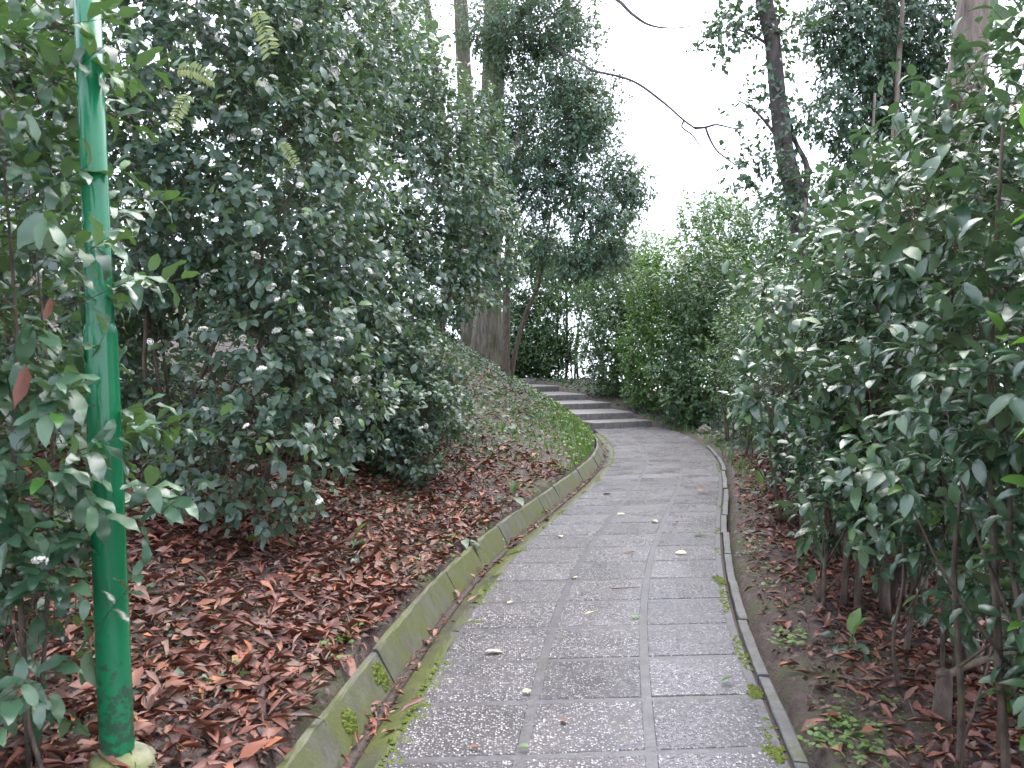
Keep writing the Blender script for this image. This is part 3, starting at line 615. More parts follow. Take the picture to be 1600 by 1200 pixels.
# ------------------------------------------------------------------ trees
def shatter(blobs, k, f, seed):                             # many small lobes inside each big one: open, lacy foliage
    r = np.random.default_rng(seed); out = []
    for b in blobs:
        for _ in range(k):
            d = nrm(r.normal(size=3)) * r.uniform(.25, .95); q = r.uniform(.6, 1.25) * f
            out.append((b[0] + d[0] * b[3], b[1] + d[1] * b[4], b[2] + d[2] * b[5], b[3] * q, b[4] * q, b[5] * q * .8))
    return out
def tree(name, label, trunk, rad, crown=None, n=0, mt='dark', bark='bark', size=.1, seed=1, sides=20, ridge=0.0, branches=(), ivy=0, ivy_r=.12, ivy_z=(0, 99), leafkind='far', lacy=None, **kw):
    rng = np.random.default_rng(seed); t = [np.array(p, float) for p in trunk]; t[0][2] = gz(t[0][0], t[0][1]) - .15
    root = thing(name, label, 'tree', None, (t[0][0], t[0][1], t[0][2] + .12))
    V, F = tube(t, rad, sides, .03, rng, ridge, 8); child('trunk', mesh_np('trunk', V, F), M[bark], root)
    for pts, rr in branches:
        V, F = tube(pts, rr, 7, .06, rng, smooth_n=5); child('branch', mesh_np('branch', V, F), M[bark if bark != 'bark' else 'bark_dark'], root)
    if n:
        if lacy: crown = shatter(crown, *lacy, seed)
        pos, dr, up, sz, tw = sprays(rng, crown, n, .28, 7, size, **kw)
        child('crown', bake(tpl(leafkind), pos, dr, up, sz, rng, 'crown'), M[mt], root, kind='stuff')
        child('twigs', twig_mesh((tw[0][::2], tw[1][::2]), .004, 'twigs'), M['bark_dark'], root, kind='stuff')
    if ivy:
        C = catmull(t, 12); R0 = np.interp(np.linspace(0, 1, len(C)), np.linspace(0, 1, len(rad)), rad); k = rng.integers(0, len(C), ivy * 2)
        k = k[(C[k, 2] > ivy_z[0]) & (C[k, 2] < ivy_z[1])][:ivy]; a = rng.random(len(k)) * 6.28; o = np.stack([np.cos(a), np.sin(a), np.zeros(len(k))], 1)
        p = C[k] + o * (R0[k] + np.abs(rng.normal(0, ivy_r, len(k))))[:, None] + rng.normal(0, .12, (len(k), 3))
        child('ivy', bake(tpl('ivy'), p, nrm(o * .6 - UP * .8 + rng.normal(0, .4, (len(k), 3))), nrm(o + UP * .4 + rng.normal(0, .25, (len(k), 3))), rng.uniform(.06, .11, len(k)), rng, 'ivy'), M['ivy'], root, kind='stuff')
    return root
bare1 = [P(925, 115, 17), P(985, 130, 16.6), P(1030, 160, 16.2), P(1065, 190, 16), P(1083, 203, 16)]
tree('big_tree', 'thick furrowed grey brown trunk standing on the bank left of the steps', [(-.72, 23, 0), P(763, 470, 23), P(766, 300, 23), P(772, 100, 23), P(777, -80, 23)], [.50, .37, .34, .31, .28],
     [bl(870, 50, 20, 1.5, 1.2, 1.3), bl(790, 80, 20.5, 1.2, 1.0, 1.4), bl(920, 160, 19.5, .9, .8, .7), bl(850, 200, 20, 1.1, .9, .9), bl(880, -120, 21, 1.8, 1.6, 1.2), bl(790, 230, 20.5, 1.0, .8, 1.1), bl(870, 130, 19, .9, .6, .7), bl(900, 240, 19, 1.1, .8, .8)], 5600, 'dark', 'bark', .11, 31, 32, .03,
     branches=[([P(775, 60, 23), P(820, 62, 21), P(875, 85, 18.8), P(925, 115, 17)], [.05, .04, .032, .026]), (bare1, [.026, .024, .022, .02, .018]),
               ([P(1083, 203, 16), P(1100, 202, 16), P(1118, 198, 16), P(1150, 204, 16), P(1185, 199, 16)], [.03, .024, .018, .012, .006]),
               ([P(1100, 202, 16), P(1107, 220, 16), P(1118, 238, 16), P(1136, 252, 16), P(1160, 270, 16)], [.022, .02, .018, .014, .008]),
               ([P(1066, 192, 16), P(1064, 202, 16), P(1080, 214, 16), P(1090, 228, 16), P(1103, 236, 16)], [.02, .016, .014, .01, .006]),
               ([P(790, 60, 22.5), P(870, -20, 19), P(950, 0, 17), P(985, 28, 16.5), P(1012, 45, 16.4), P(1050, 50, 16.4), P(1095, 44, 16.4)], [.09, .06, .04, .03, .022, .014, .006])],
     ivy=1500, ivy_r=.10, ivy_z=(5.0, 13), back=.7, inner=.4, droop=.25, lacy=(12, .5))
tree('tall_tree', 'straight tall grey trunk just left of the thick trunk against the sky', [(-1.2, 23.8, 0), P(740, 450, 23.8), P(735, 250, 23.8), P(725, 100, 23.8), P(717, -60, 23.8)], [.36, .27, .23, .21, .19], None, 0, 'dark', 'bark', seed=32, sides=24, ridge=.03, ivy=120, ivy_z=(5, 12))
tree('slender_tree', 'slender leaning trunk with ivy, left of the straight tall trunk', [(-2.4, 26, 0), P(705, 400, 26), P(692, 200, 26), P(676, 80, 26), P(660, -60, 26)], [.2, .16, .14, .12, .1],
     [bl(600, 40, 24, 1.7, 1.2, 1.6), bl(500, 30, 22, 1.7, 1.2, 1.5), bl(640, 180, 24, 1.0, 1.0, 1.3), bl(560, 200, 22, 1.2, 1.0, 1.2)], 2000, 'dark', 'bark_dark', .12, 33, 12, ivy=900, ivy_r=.14, ivy_z=(3, 13), back=.7, lacy=(9, .45))
tree('broken_trunk_tree', 'small evergreen tree on a thin smooth trunk beside the top steps', [P(791, 605, 20), P(790, 560, 20), P(791, 480, 20), P(794, 400, 20), P(800, 300, 20), P(812, 200, 20)], [.13, .105, .095, .09, .07, .04],
     [bl(860, 300, 19, 1.1, .9, .85), bl(930, 400, 18.4, .8, .7, .4), bl(985, 300, 18.4, .4, .5, .5), bl(945, 330, 18.2, .8, .8, .85), bl(760, 420, 18.5, .5, .5, .4), bl(830, 390, 19.5, .7, .8, .6), bl(790, 280, 19.5, .8, .8, .8), bl(960, 270, 18.5, .45, .5, .4), bl(900, 410, 18.5, .6, .6, .4), bl(960, 390, 18.5, .35, .4, .3), bl(740, 330, 19.5, .7, .7, .8)], 3500, 'dark', 'stem', .10, 34, 14,
     branches=[([P(797, 600, 20.1), P(805, 550, 20.1), P(822, 490, 20), P(843, 440, 19.9), P(850, 390, 19.8), P(862, 330, 19.6)], [.07, .06, .055, .05, .042, .02]),
               ([P(795, 390, 20), P(815, 330, 19.8), P(850, 280, 19.5), P(880, 250, 19)], [.05, .04, .03, .015])], back=.7, droop=.4, lift=.1, lacy=(12, .5))
tree('leaning_tree', 'dark leaning trunk with clinging ivy on the right against white sky', [(4.55, 13, 0), P(1252, 400, 13), P(1244, 320, 13), P(1222, 235, 13), P(1212, 160, 13), P(1204, 80, 13), P(1186, -10, 13), P(1178, -80, 13)], [.19, .17, .16, .14, .125, .12, .13, .12],
     [bl(1130, 60, 13, .38, .4, .34), bl(1170, 25, 13, .3, .3, .25), bl(1160, 170, 13, .25, .3, .2), bl(1235, 60, 13, .25, .3, .35), bl(1165, 265, 12.6, .3, .3, .3), bl(1215, 300, 12.6, .4, .4, .35), bl(1260, 190, 13, .2, .2, .3)], 230, 'ivy', 'bark_dark', .085, 35, 14,
     branches=[([P(1252, 330, 13.05), P(1258, 265, 13.1), P(1238, 220, 13.1), P(1220, 150, 13.1), P(1214, 90, 13)], [.06, .05, .035, .03, .02]), ([P(1204, 80, 13), P(1170, 60, 13), P(1140, 50, 13)], [.03, .02, .01]), ([P(1222, 230, 13), P(1180, 180, 13), P(1150, 160, 13)], [.03, .018, .008])],
     ivy=700, ivy_r=.12, ivy_z=(3.2, 9), leafkind='ivy', inner=.5, back=.9, shoots=.0)
tree('ivy_clad_tree', 'big tree wrapped in a dense column of dark ivy', [(6.4, 14, 0), P(1385, 300, 14), P(1380, 100, 14), P(1384, -60, 14)], [.22, .18, .16, .14],
     [bl(1370, 40, 14, 1.0, .8, 1.1), bl(1330, 170, 13.8, .6, .7, .9), bl(1410, 180, 14, .75, .7, 1.0), bl(1350, 300, 13.6, .55, .6, .6), bl(1450, 60, 14.2, .7, .7, 1.0), bl(1300, 30, 13.8, .45, .5, .5), bl(1440, 250, 14, .6, .6, .7)], 3000, 'ivy', 'bark_pale', .11, 36, 14,
     branches=[([P(1398, 330, 13.2), P(1396, 150, 13.2), P(1402, 40, 13.2), P(1404, -30, 13.2)], [.045, .042, .035, .03]), ([P(1352, 300, 13.1), P(1358, 230, 13), P(1362, 150, 13)], [.03, .025, .02])], leafkind='far', back=.6, inner=.25, droop=.35, lift=.0)
tree('pale_bark_tree', 'pale brown stringy barked trunk rising behind the hedge at the right', [(4.3, 8, 0), P(1488, 400, 8), P(1493, 260, 8), P(1500, 150, 8), P(1512, 60, 8), P(1524, -70, 8)], [.24, .2, .185, .175, .165, .16],
     None, 0, 'dark', 'bark_pale', seed=37, sides=24, ridge=.02, branches=[([P(1497, 175, 7.95), P(1487, 155, 7.75), P(1484, 146, 7.65)], [.09, .075, .06])])

# ------------------------------------------------------------------ lamp post
lp = (-1.335, 2.77); lz = gz(*lp)
post = thing('lamp_post', 'glossy green painted steel lamp post standing among the leaves on the left', 'lamp post', loc=(*lp, lz))
def lathe(prof, n=40):
    V = [(r * math.cos(a), r * math.sin(a), z) for r, z in prof for a in np.linspace(0, 2 * math.pi, n, endpoint=False)]
    F = [(i * n + j, i * n + (j + 1) % n, (i + 1) * n + (j + 1) % n, (i + 1) * n + j) for i in range(len(prof) - 1) for j in range(n)]
    return V, F
zc = CAMZ + (HZ - 515) / FPX * 2.77 - lz
for nm_, prof in (('lower_shaft', [(.0, -.1), (.0555, -.1), (.0555, .05), (.053, zc - .06), (.053, zc - .02), (.0525, zc - .008), (.049, zc + .012), (.047, zc + .018)]),
                  ('upper_shaft', [(.044, zc + .0), (.0445, zc + .03), (.043, 1.6), (.041, 3.2), (.0, 3.2)])):
    V, F = lathe(prof); o = link(nm_, mesh_np(nm_, V, F), M['paint'], post)
V, F = lathe([(0, .0), (.0, .05), (.055, .053), (.09, .045), (.12, .015), (.135, -.04), (.14, -.1)], 28); V = np.array(V) * (1 + rng.normal(0, .02, (len(V), 1)) * 1.0)
link('footing', mesh_np('footing', V, F), M['post_base'], post)
V, F = lathe([(.0, 3.18), (.06, 3.2), (.12, 3.3), (.17, 3.55), (.15, 3.6), (.0, 3.68)], 24); link('lantern', mesh_np('lantern', V, F), M['paint'], post)
post.rotation_euler = (0, math.radians(-1.5), 0)

# ------------------------------------------------------------------ leaf litter, ivy carpet, grass, weeds
def scatter(rng, n, xr, yr, test):
    X = rng.uniform(*xr, n); Y = rng.uniform(*yr, n); u, yu = sdist(BANKL[::3], X, Y); w, yw = sdist(BEDR[::3], X, Y)
    k = test(X, Y, u, -w) ; return X[k], Y[k]
def nz2(X, Y, s=1.0, ph=0.0): return .5 + .5 * (np.sin(X * 2.3 * s + ph + 1.7 * np.sin(Y * 1.1 * s)) * np.sin(Y * 1.9 * s - ph + 1.1 * np.sin(X * 1.3 * s)))
def lay(name, label, cat, X, Y, kind, size, mt, rng, lift=.012, flat=.25, single=0, singlename='leaf', top=True):
    n = len(X); Z = ground_z(X, Y) + np.abs(rng.normal(0, lift, n)) + .006; a = rng.random(n) * 6.28
    dr = nrm(np.stack([np.cos(a), np.sin(a), rng.normal(0, flat, n)], 1)); up = nrm(UP + rng.normal(0, flat * 1.2, (n, 3))); pos = np.stack([X, Y, Z], 1); sz = size * rng.uniform(.3, 1.25, n)
    o = None
    if single:
        vis = in_view(pos, sz, 12)[:single]; kp = np.ones(n, bool); kp[vis] = False
    else: kp = np.ones(n, bool)
    o = link(name, bake(tpl(kind), pos[kp], dr[kp], up[kp], sz[kp], rng, name), M[mt], kind='stuff', label=label, category=cat)
    if single:
        mes = []
        for tv, tf in tpl(kind):
            me = mesh_np(singlename, tv, tf); me.materials.append(M[mt]); mes.append(me)
        for q in range(len(mes)):
            s = vis[q::len(mes)]; singles(singlename, mes[q], pos[s], dr[s], up[s], sz[s], o, M[mt])
    return o
r = np.random.default_rng(7)
X, Y = scatter(r, 56000, (-5.5, 1.0), (1.5, 11), lambda X, Y, u, v: (u > .05) & (u < 4.5) & (r.random(len(X)) < np.clip(1.35 - .10 * Y, .12, 1) * (.45 + .55 * nz2(X, Y, 1.3))))
lay('leaf_litter', 'carpet of reddish brown fallen leaves on the left bank', 'leaf litter', X, Y, 'strip', .12, 'brown', r, .02, .22, 300, 'leaf')
X, Y = scatter(r, 20000, (-2, 3), (9, 22), lambda X, Y, u, v: (u > .15) & (u < 3.5) & (r.random(len(X)) < .35 * nz2(X, Y, 1.6)))
lay('leaf_litter', 'thin scatter of dead leaves among the ivy on the far left bank', 'leaf litter', X, Y, 'strip', .10, 'brown', r, .02, .3)
X, Y = scatter(r, 44000, (.4, 4.8), (1.5, 14), lambda X, Y, u, v: (v > .06) & (v < 2.2) & (r.random(len(X)) < np.clip((v - .1) * 1.5, .14, 1) * (.5 + .5 * nz2(X, Y, 2.2, 1))))
lay('leaf_litter', 'dark reddish fallen leaves under the hedge on the right', 'leaf litter', X, Y, 'strip', .105, 'brown', r, .018, .24, 200, 'leaf')
X, Y = scatter(r, 30000, (-4.5, .8), (1.8, 9), lambda X, Y, u, v: (u > .02) & (u < 4.0) & (r.random(len(X)) < np.clip(1.4 - .1 * Y, .2, 1)))
lay('leaf_litter', 'broken bits of dead leaf between the larger leaves on the left bank', 'leaf litter', X, Y, 'far', .05, 'crumb', r, .016, .45)
X, Y = scatter(r, 22000, (.5, 4.4), (1.8, 13), lambda X, Y, u, v: (v > .05) & (v < 2.0) & (r.random(len(X)) < .25 + .75 * nz2(X, Y, 2.6, 2)))
lay('leaf_litter', 'broken bits of dead leaf on the soil along the hedge', 'leaf litter', X, Y, 'far', .042, 'crumb', r, .008, .4)
i = r.integers(15, nE - 10, 620); o_ = np.abs(r.normal(0, .018, 620)); q = offset(EDGE_L, .15)[i] + r.normal(0, .02, (620, 2)); n = len(q); a = r.random(n) * 6.28
k = nz2(q[:, 0] * 3, q[:, 1] * 3) > .35; q = q[k]; n = len(q); a = a[k]
pos = np.stack([q[:, 0], q[:, 1], -.025 + np.abs(r.normal(0, .012, n))], 1)
link('gutter_debris', bake(tpl('strip'), pos, np.stack([np.cos(a), np.sin(a), r.normal(0, .2, n)], 1), nrm(UP + r.normal(0, .3, (n, 3))), r.uniform(.03, .085, n), r, 'gutter_debris'), M['brown'], kind='stuff', label='dead leaves and dirt caught along the gutter', category='leaf litter')
X, Y = scatter(r, 52000, (-4, 2.2), (6.5, 22), lambda X, Y, u, v: (u > .35) & (u < 4.5) & (r.random(len(X)) < np.clip((Y - 6.2) / 4, 0, 1) * np.clip((u - .3) * .9, 0, 1) * (.25 + .75 * nz2(X, Y, 1.1, 2))))
lay('ivy_carpet', 'dark ivy spreading over the bank below the shrubs', 'ivy', X, Y, 'ivy', .062, 'ivy', r, .05, .35)
X, Y = scatter(r, 2600, (-3.5, .6), (3, 8), lambda X, Y, u, v: (u > .25) & (u < 3.5) & (nz2(X, Y, 2.7, 4) > .72))
lay('ivy_carpet', 'few small ivy leaves creeping through the red leaf litter', 'ivy', X, Y, 'ivy', .05, 'ivy', r, .03, .3)
def blades(name, label, X, Y, h, mt, rng, wid=.006):
    n = len(X); Z = ground_z(X, Y) - .004; a = rng.random(n) * 6.28; ln = rng.normal(0, .5, n); H = h * rng.uniform(.4, 1.3, n); s = np.stack([np.cos(a), np.sin(a), 0 * a], 1); f = np.stack([-np.sin(a), np.cos(a), 0 * a], 1)
    p = np.stack([X, Y, Z], 1); m = p + UP * (H * .6)[:, None] + f * (ln * H * .25)[:, None]; t = p + UP * (H * (1 - .2 * np.abs(ln)))[:, None] + f * (ln * H * .8)[:, None]
    V = np.stack([p - s * wid / 2, p + s * wid / 2, m + s * wid / 2.2, m - s * wid / 2.2, t], 1)
    F = np.array([(0, 1, 2), (0, 2, 3), (3, 2, 4)]); F = (F[None] + (np.arange(n) * 5)[:, None, None]).reshape(-1, 3)
    return link(name, mesh_np(name, V.reshape(-1, 3), F), M[mt], kind='stuff', label=label, category='grass')
X, Y = scatter(r, 44000, (-1, 2.4), (10.5, 27), lambda X, Y, u, v: (u > .0) & (u < 2.4) & (r.random(len(X)) < np.clip((Y - 9.5) / 6, .1, 1) * np.clip(1.1 - u * .6, 0, 1) ** 2 * np.clip(nz2(X, Y, 1.9, .4) * 1.3, .15, 1)))
blades('grass', 'bright green grass and weeds beside the steps on the bank edge', X, Y, .12, 'herb', r, .016)
X, Y = scatter(r, 16000, (-1, 2.4), (11.5, 24), lambda X, Y, u, v: (u > .02) & (u < 2.2) & (r.random(len(X)) < np.clip(1 - u * .6, 0, 1) ** 1.5 * nz2(X, Y, 2.2)))
lay('weeds', 'small broad leaved weeds on the sunny edge of the bank', 'weeds', X, Y, 'privet1', .075, 'herb', r, .05, .4)
X, Y = scatter(r, 9000, (1, 4.2), (9, 21), lambda X, Y, u, v: (v > -.05) & (v < .45) & (r.random(len(X)) < np.clip((Y - 9.5) / 5, .0, .8) * nz2(X, Y, 2.3, 1.4)))
blades('grass', 'ragged grass at the outer corner of the path below the hedge', X, Y, .12, 'herb', r, .014)

def sticks(name, label, X, Y, rng):
    n = len(X); a = rng.random(n) * 6.28; L = rng.uniform(.06, .3, n); d = np.stack([np.cos(a), np.sin(a), rng.normal(0, .05, n)], 1); p = np.stack([X, Y, ground_z(X, Y) + .03], 1)
    return link(name, twig_mesh((p - d * L[:, None] / 2, p + d * L[:, None] / 2), .0028, name), M['cutwood'], kind='stuff', label=label, category='twigs')
X, Y = scatter(r, 1500, (-4, .6), (2, 9), lambda X, Y, u, v: (u > .06) & (u < 3.5)); sticks('twig_litter', 'thin dry twigs lying in the leaf litter on the left bank', X, Y, r)
X, Y = scatter(r, 1300, (.6, 4), (2, 12), lambda X, Y, u, v: (v > .08) & (v < 2)); sticks('twig_litter', 'thin dry twigs lying on the soil under the hedge', X, Y, r)
def seedlings(name, label, spots, rng, rad=.045, nl=7, size=.028, mt='herb'):   # clumps of round little leaves on thin stalks
    ps, ds, us, ss = [], [], [], []
    for x, y in spots:
        for j in range(rng.integers(4, nl + 5)):
            a = rng.random() * 6.28; rr = rad * math.sqrt(rng.random()); ps.append((x + rr * math.cos(a), y + rr * math.sin(a), gz(x, y) + rng.uniform(.01, .05))); ds.append((math.cos(a), math.sin(a), rng.normal(.1, .2))); us.append((rng.normal(0, .3), rng.normal(0, .3), 1)); ss.append(size * rng.uniform(.7, 1.4))
    tp = [leaf_tpl(1, .42, .0, .15, .1), leaf_tpl(1, .46, .02, .1, .2)]
    return link(name, bake(tp, np.array(ps), np.array(ds), np.array(us), np.array(ss), rng, name), M[mt], kind='stuff', label=label, category='weeds')
sp = [G(px + r.normal(0, 14), py + r.normal(0, 7)) for px, py in [(1275, 1150), (1300, 1135), (1330, 1125), (1350, 1140), (1310, 1165), (1380, 1150), (1395, 1115), (1290, 1170), (1340, 1175), (1370, 1180), (1420, 1170), (1300, 1110), (1410, 1190), (1260, 1005), (1240, 1000), (1265, 990), (1225, 985), (1185, 905), (1200, 895), (1215, 915), (1165, 870), (1150, 860), (1175, 850), (1160, 835), (1140, 845), (1195, 870)] for _ in (0, 1)]
seedlings('seedlings', 'tiny round leaved weeds sprouting from the bare soil on the right', sp, r)
sp = [G(px + r.normal(0, 12), py + r.normal(0, 6), .25) for px, py in [(730, 815), (750, 805), (700, 835), (520, 985), (500, 975), (535, 1000), (470, 905), (650, 860), (690, 850), (320, 1040), (640, 1000), (560, 960)] for _ in (0, 1)]
seedlings('seedlings', 'small pale weeds dotted through the leaf litter on the left', sp, r, .05)

X, Y = scatter(r, 15000, (-2, 6.5), (15, 33), lambda X, Y, u, v: (v > .12) & (v < 2.6) & (r.random(len(X)) < .75))
lay('ivy_carpet', 'dark ivy and weeds covering the ground right of the steps', 'ivy', X, Y, 'ivy', .10, 'ivy', r, .05, .35)
# ------------------------------------------------------------------ moss cushions, stones, single leaves, broad leaved plants, fronds
def moss(px, py, z, sx, sy, h, label, rot=0.0):            # a patch of many small cushions grown together
    g = Geo(); r = np.random.default_rng(int(px * 7 + py)); x, y = G(px, py, z); n = 5; m = 10
    for q in range(60):
        a0 = r.random() * 6.283; t0 = math.sqrt(r.random()) * 1.1; cx, cy_ = math.cos(a0) * t0 * sx, math.sin(a0) * t0 * sy; rr = (.30 - .16 * t0) * min(sx, sy) * r.uniform(.7, 1.5) + .003; hh = min(h, rr * .9) * r.uniform(.6, 1.1); V = [(cx, cy_, hh)]
        for i in range(1, n + 1):
            for j in range(m):
                a = j / m * 6.283; t = i / n; e = 1 + .2 * math.sin(3 * a + q) + r.normal(0, .07)
                V.append((cx + t * e * math.cos(a) * rr, cy_ + t * e * math.sin(a) * rr, hh * (1 - t ** 2) * (1 + r.normal(0, .12)) - .001))
        F = [(0, 1 + j, 1 + (j + 1) % m) for j in range(m)]
        for i in range(n - 1):
            for j in range(m):
                a, b, c_, d = 1 + i * m + j, 1 + i * m + (j + 1) % m, 1 + (i + 1) * m + (j + 1) % m, 1 + (i + 1) * m + j; F += [(a, d, c_), (a, c_, b)]
        g.add(V, F)
    o = link('moss_cushion', g.mesh('moss_cushion'), M['moss'], label=label, category='moss', group='moss cushions'); o.location = (x, y, z - .002); o.rotation_euler[2] = rot; return o
moss(650, 1128, .0, .055, .035, .02, 'bright green moss cushion at the left edge of the nearest paving rows', .5)
moss(660, 1108, .0, .040, .022, .016, 'smaller moss cushion just behind the bright one by the gutter')
moss(742, 975, .005, .055, .018, .012, 'flat moss patch on the left paving edge beside a joint')
moss(683, 1063, .0, .045, .018, .012, 'flat moss patch on the paving edge level with the big curled leaf')
moss(1182, 1085, .004, .035, .085, .010, 'moss patch on the right paving edge two rows from the front')
moss(1216, 1185, .004, .035, .07, .010, 'moss patch in the bottom right corner of the paving')
moss(1126, 908, .005, .035, .13, .009, 'yellowish moss patch on the right paving edge halfway to the bend')
moss(806, 862, .004, .10, .03, .010, 'long mossy patch where the gutter begins to bend')
def moss_fringe(name, label, line, lo, hi, n, z, seed, thr):
    r = np.random.default_rng(seed); g = Geo(); i = r.integers(40, len(line) - 12, n * 3); off = r.uniform(lo, hi, n * 3); q = np.array([offset(line, o_)[k] if False else line[k] + frame_n[k] * o_ for k, o_ in zip(i, off)]) + np.stack([r.normal(0, .012, n * 3), r.uniform(-.07, .07, n * 3)], 1)
    q = q[nz2(q[:, 0] * 2.2, q[:, 1] * 1.6, 1.0, seed) > thr][:n]; m = 7
    for x, y in q:
        rr = r.uniform(.004, .016); hh = rr * r.uniform(.35, .6); V = [(x, y, z + hh)]
        for t in (.45, .8, 1.0):
            for j in range(m): a = j / m * 6.283; e = 1 + r.normal(0, .15); V.append((x + math.cos(a) * rr * t * e, y + math.sin(a) * rr * t * e, z + hh * (1 - t * t) - .001))
        F = [(0, 1 + j, 1 + (j + 1) % m) for j in range(m)]
        for k in range(2):
            for j in range(m): a, b, c_, d = 1 + k * m + j, 1 + k * m + (j + 1) % m, 1 + (k + 1) * m + (j + 1) % m, 1 + (k + 1) * m + j; F += [(a, d, c_), (a, c_, b)]
        g.add(V, F)
    link(name, g.mesh(name), M['moss'], kind='stuff', label=label, category='moss')
frame_n = frame(EDGE_L)[1]; moss_fringe('moss_fringe', 'fine moss growing along the left paving edge by the gutter', EDGE_L, -.05, .02, 1500, .0, 3, .5)
frame_n = frame(EDGE_R)[1]; moss_fringe('moss_fringe', 'fine moss growing along the right paving edge', EDGE_R, .0, .05, 800, .0, 5, .6)
def kerb_moss(px, py, s, label):
    Yk = (CAMZ - .06) * FPX / (py - HZ); i = np.argmin(np.abs(EDGE_L[:, 1] - Yk)); p = offset(EDGE_L, .225)[i]; nr = frame(EDGE_L)[1][i]
    o = moss(px, py, .05, s, s * 1.2, .02, label); o.location = (*p, .05); o.rotation_euler = (0, 0, math.atan2(nr[1], nr[0])); 
    o.rotation_euler = (Matrix.Rotation(math.atan2(nr[1], nr[0]), 3, 'Z') @ Matrix.Rotation(-math.radians(61), 3, 'Y')).to_euler()
kerb_moss(565, 1062, .06, 'dark moss tuft growing on the sloping kerb')
kerb_moss(505, 1140, .05, 'moss tuft on the kerb in the bottom left of the gutter')
def stone(px, py, z, s, sc, label):
    r = np.random.default_rng(int(px)); import bmesh
    bm = bmesh.new(); bmesh.ops.create_icosphere(bm, subdivisions=3, radius=s)
    ph = r.random(6) * 6
    for v in bm.verts:
        d = v.co.normalized(); v.co *= 1 + .16 * math.sin(4 * d.x + ph[0]) * math.sin(3 * d.y + ph[1]) + .08 * math.sin(9 * d.z + ph[2] + 5 * d.x)
        v.co.x *= sc[0]; v.co.y *= sc[1]; v.co.z *= sc[2]
    me = bpy.data.meshes.new('stone'); bm.to_mesh(me); bm.free(); x, y = G(px, py, z)
    o = link('stone', me, M['stone'], label=label, category='stone'); o.location = (x, y, gz(x, y) + s * sc[2] * .3); return o
stone(1185, 836, 0, .07, (1.7, 1, .6), 'flat brown stone on the soil right of the edging strip')
stone(1182, 774, 0, .05, (.9, .8, .8), 'small whitish stone on the soil near the hedge stems')
stone(1100, 676, 0, .16, (1.1, .9, .9), 'brown lump of rock in the weeds at the outer corner of the path')
def one_leaf(name, px, py, z, s, kind, mt, label, cat='leaf', ang=0.0, tilt=.12, group=None):
    r = np.random.default_rng(int(px * 3 + py)); x, y = G(px, py, z); T = tpl(kind)[int(px) % len(tpl(kind))]; me = mesh_np(name, T[0] * [1, 1, .6], T[1]); me.materials.append(M[mt])
    o = link(name, me, None, label=label, category=cat)
    if group: o['group'] = group
    o.scale = (s, s, s); o.location = (x, y, z + .012); o.rotation_euler = (r.normal(0, tilt), r.normal(0, tilt), ang); return o
PZ = .008
one_leaf('fallen_leaf', 758, 1025, PZ, .10, 'vib', 'yellow', 'pale yellow leaf lying flat on the near left paving', ang=-1.35)
one_leaf('fallen_leaf', 903, 906, PZ, .07, 'vib', 'yellow', 'small yellowish leaf on the left seam of the paving', ang=.8)
one_leaf('fallen_leaf', 802, 945, PZ, .05, 'vib', 'yellow', 'tiny yellow leaf near the left edge of the paving', ang=2.2)
one_leaf('fallen_leaf', 985, 968, PZ, .07, 'wavy', 'herb', 'fresh green leaf on the right seam of the paving', ang=-1.7)
one_leaf('fallen_leaf', 1085, 838, PZ, .13, 'wavy', 'herb', 'green leaf on the right paving column at mid distance', ang=-1.2)
one_leaf('fallen_leaf', 915, 965, PZ, .08, 'strip', 'yellow', 'pale dry leaf in the middle paving column', ang=-1.5)
one_leaf('fallen_leaf', 1075, 868, PZ, .10, 'vib', 'yellow', 'curled yellow leaf right of the right seam', ang=1.2)
one_leaf('fallen_leaf', 1028, 818, PZ, .09, 'vib', 'yellow', 'pale leaf on the right seam before the bend', ang=.4)
one_leaf('fallen_leaf', 1050, 820, PZ, .10, 'strip', 'brown', 'brown leaf on the paving just before the bend', ang=-1)
one_leaf('fallen_leaf', 978, 806, PZ, .09, 'vib', 'yellow', 'yellowish leaf in the middle of the path near the bend', ang=1.6)
one_leaf('fallen_leaf', 995, 866, PZ, .11, 'strip', 'brown', 'brown dry leaf in the middle paving column', ang=1.5)
one_leaf('fallen_leaf', 885, 1138, PZ, .05, 'vib', 'brown', 'small orange brown leaf on the nearest middle tile', ang=.3)
one_leaf('fallen_leaf', 817, 1090, PZ, .05, 'vib', 'yellow', 'small olive leaf on the left seam two rows from the front', ang=-1)
one_leaf('fallen_leaf', 828, 1178, PZ, .045, 'vib', 'herb', 'small green leaf on the left seam at the bottom of the picture', ang=1.4)
one_leaf('fallen_leaf', 755, 1180, PZ, .07, 'strip', 'brown', 'dark red wet leaf on the nearest left tile', ang=1.3)
one_leaf('fallen_leaf', 1108, 772, PZ, .15, 'strip', 'brown', 'dark leaf at the right edge of the path by the bend', ang=1)
one_leaf('fallen_leaf', 946, 773, PZ, .12, 'vib', 'brown', 'dark leaf on the inside of the bend', ang=-.5)
one_leaf('fallen_leaf', 878, 842, PZ, .08, 'vib', 'yellow', 'pale leaf at the left edge of the paving by the gutter bend', ang=.2)
one_leaf('fallen_leaf', 1150, 1066, .03, .07, 'vib', 'bright', 'pale green leaf beside the edging strip', ang=1.4)
one_leaf('curled_leaf', 622, 1125, .0, .16, 'strip', 'brown', 'long curled red brown leaf lying along the gutter edge', ang=-.75, tilt=.3)
one_leaf('curled_leaf', 585, 1148, -.03, .11, 'strip', 'brown', 'crumpled brown leaf down in the gutter', ang=.4, tilt=.3)
one_leaf('curled_leaf', 548, 1070, .08, .17, 'strip', 'brown', 'long orange brown leaf draped over the sloping kerb', ang=.5, tilt=.5)
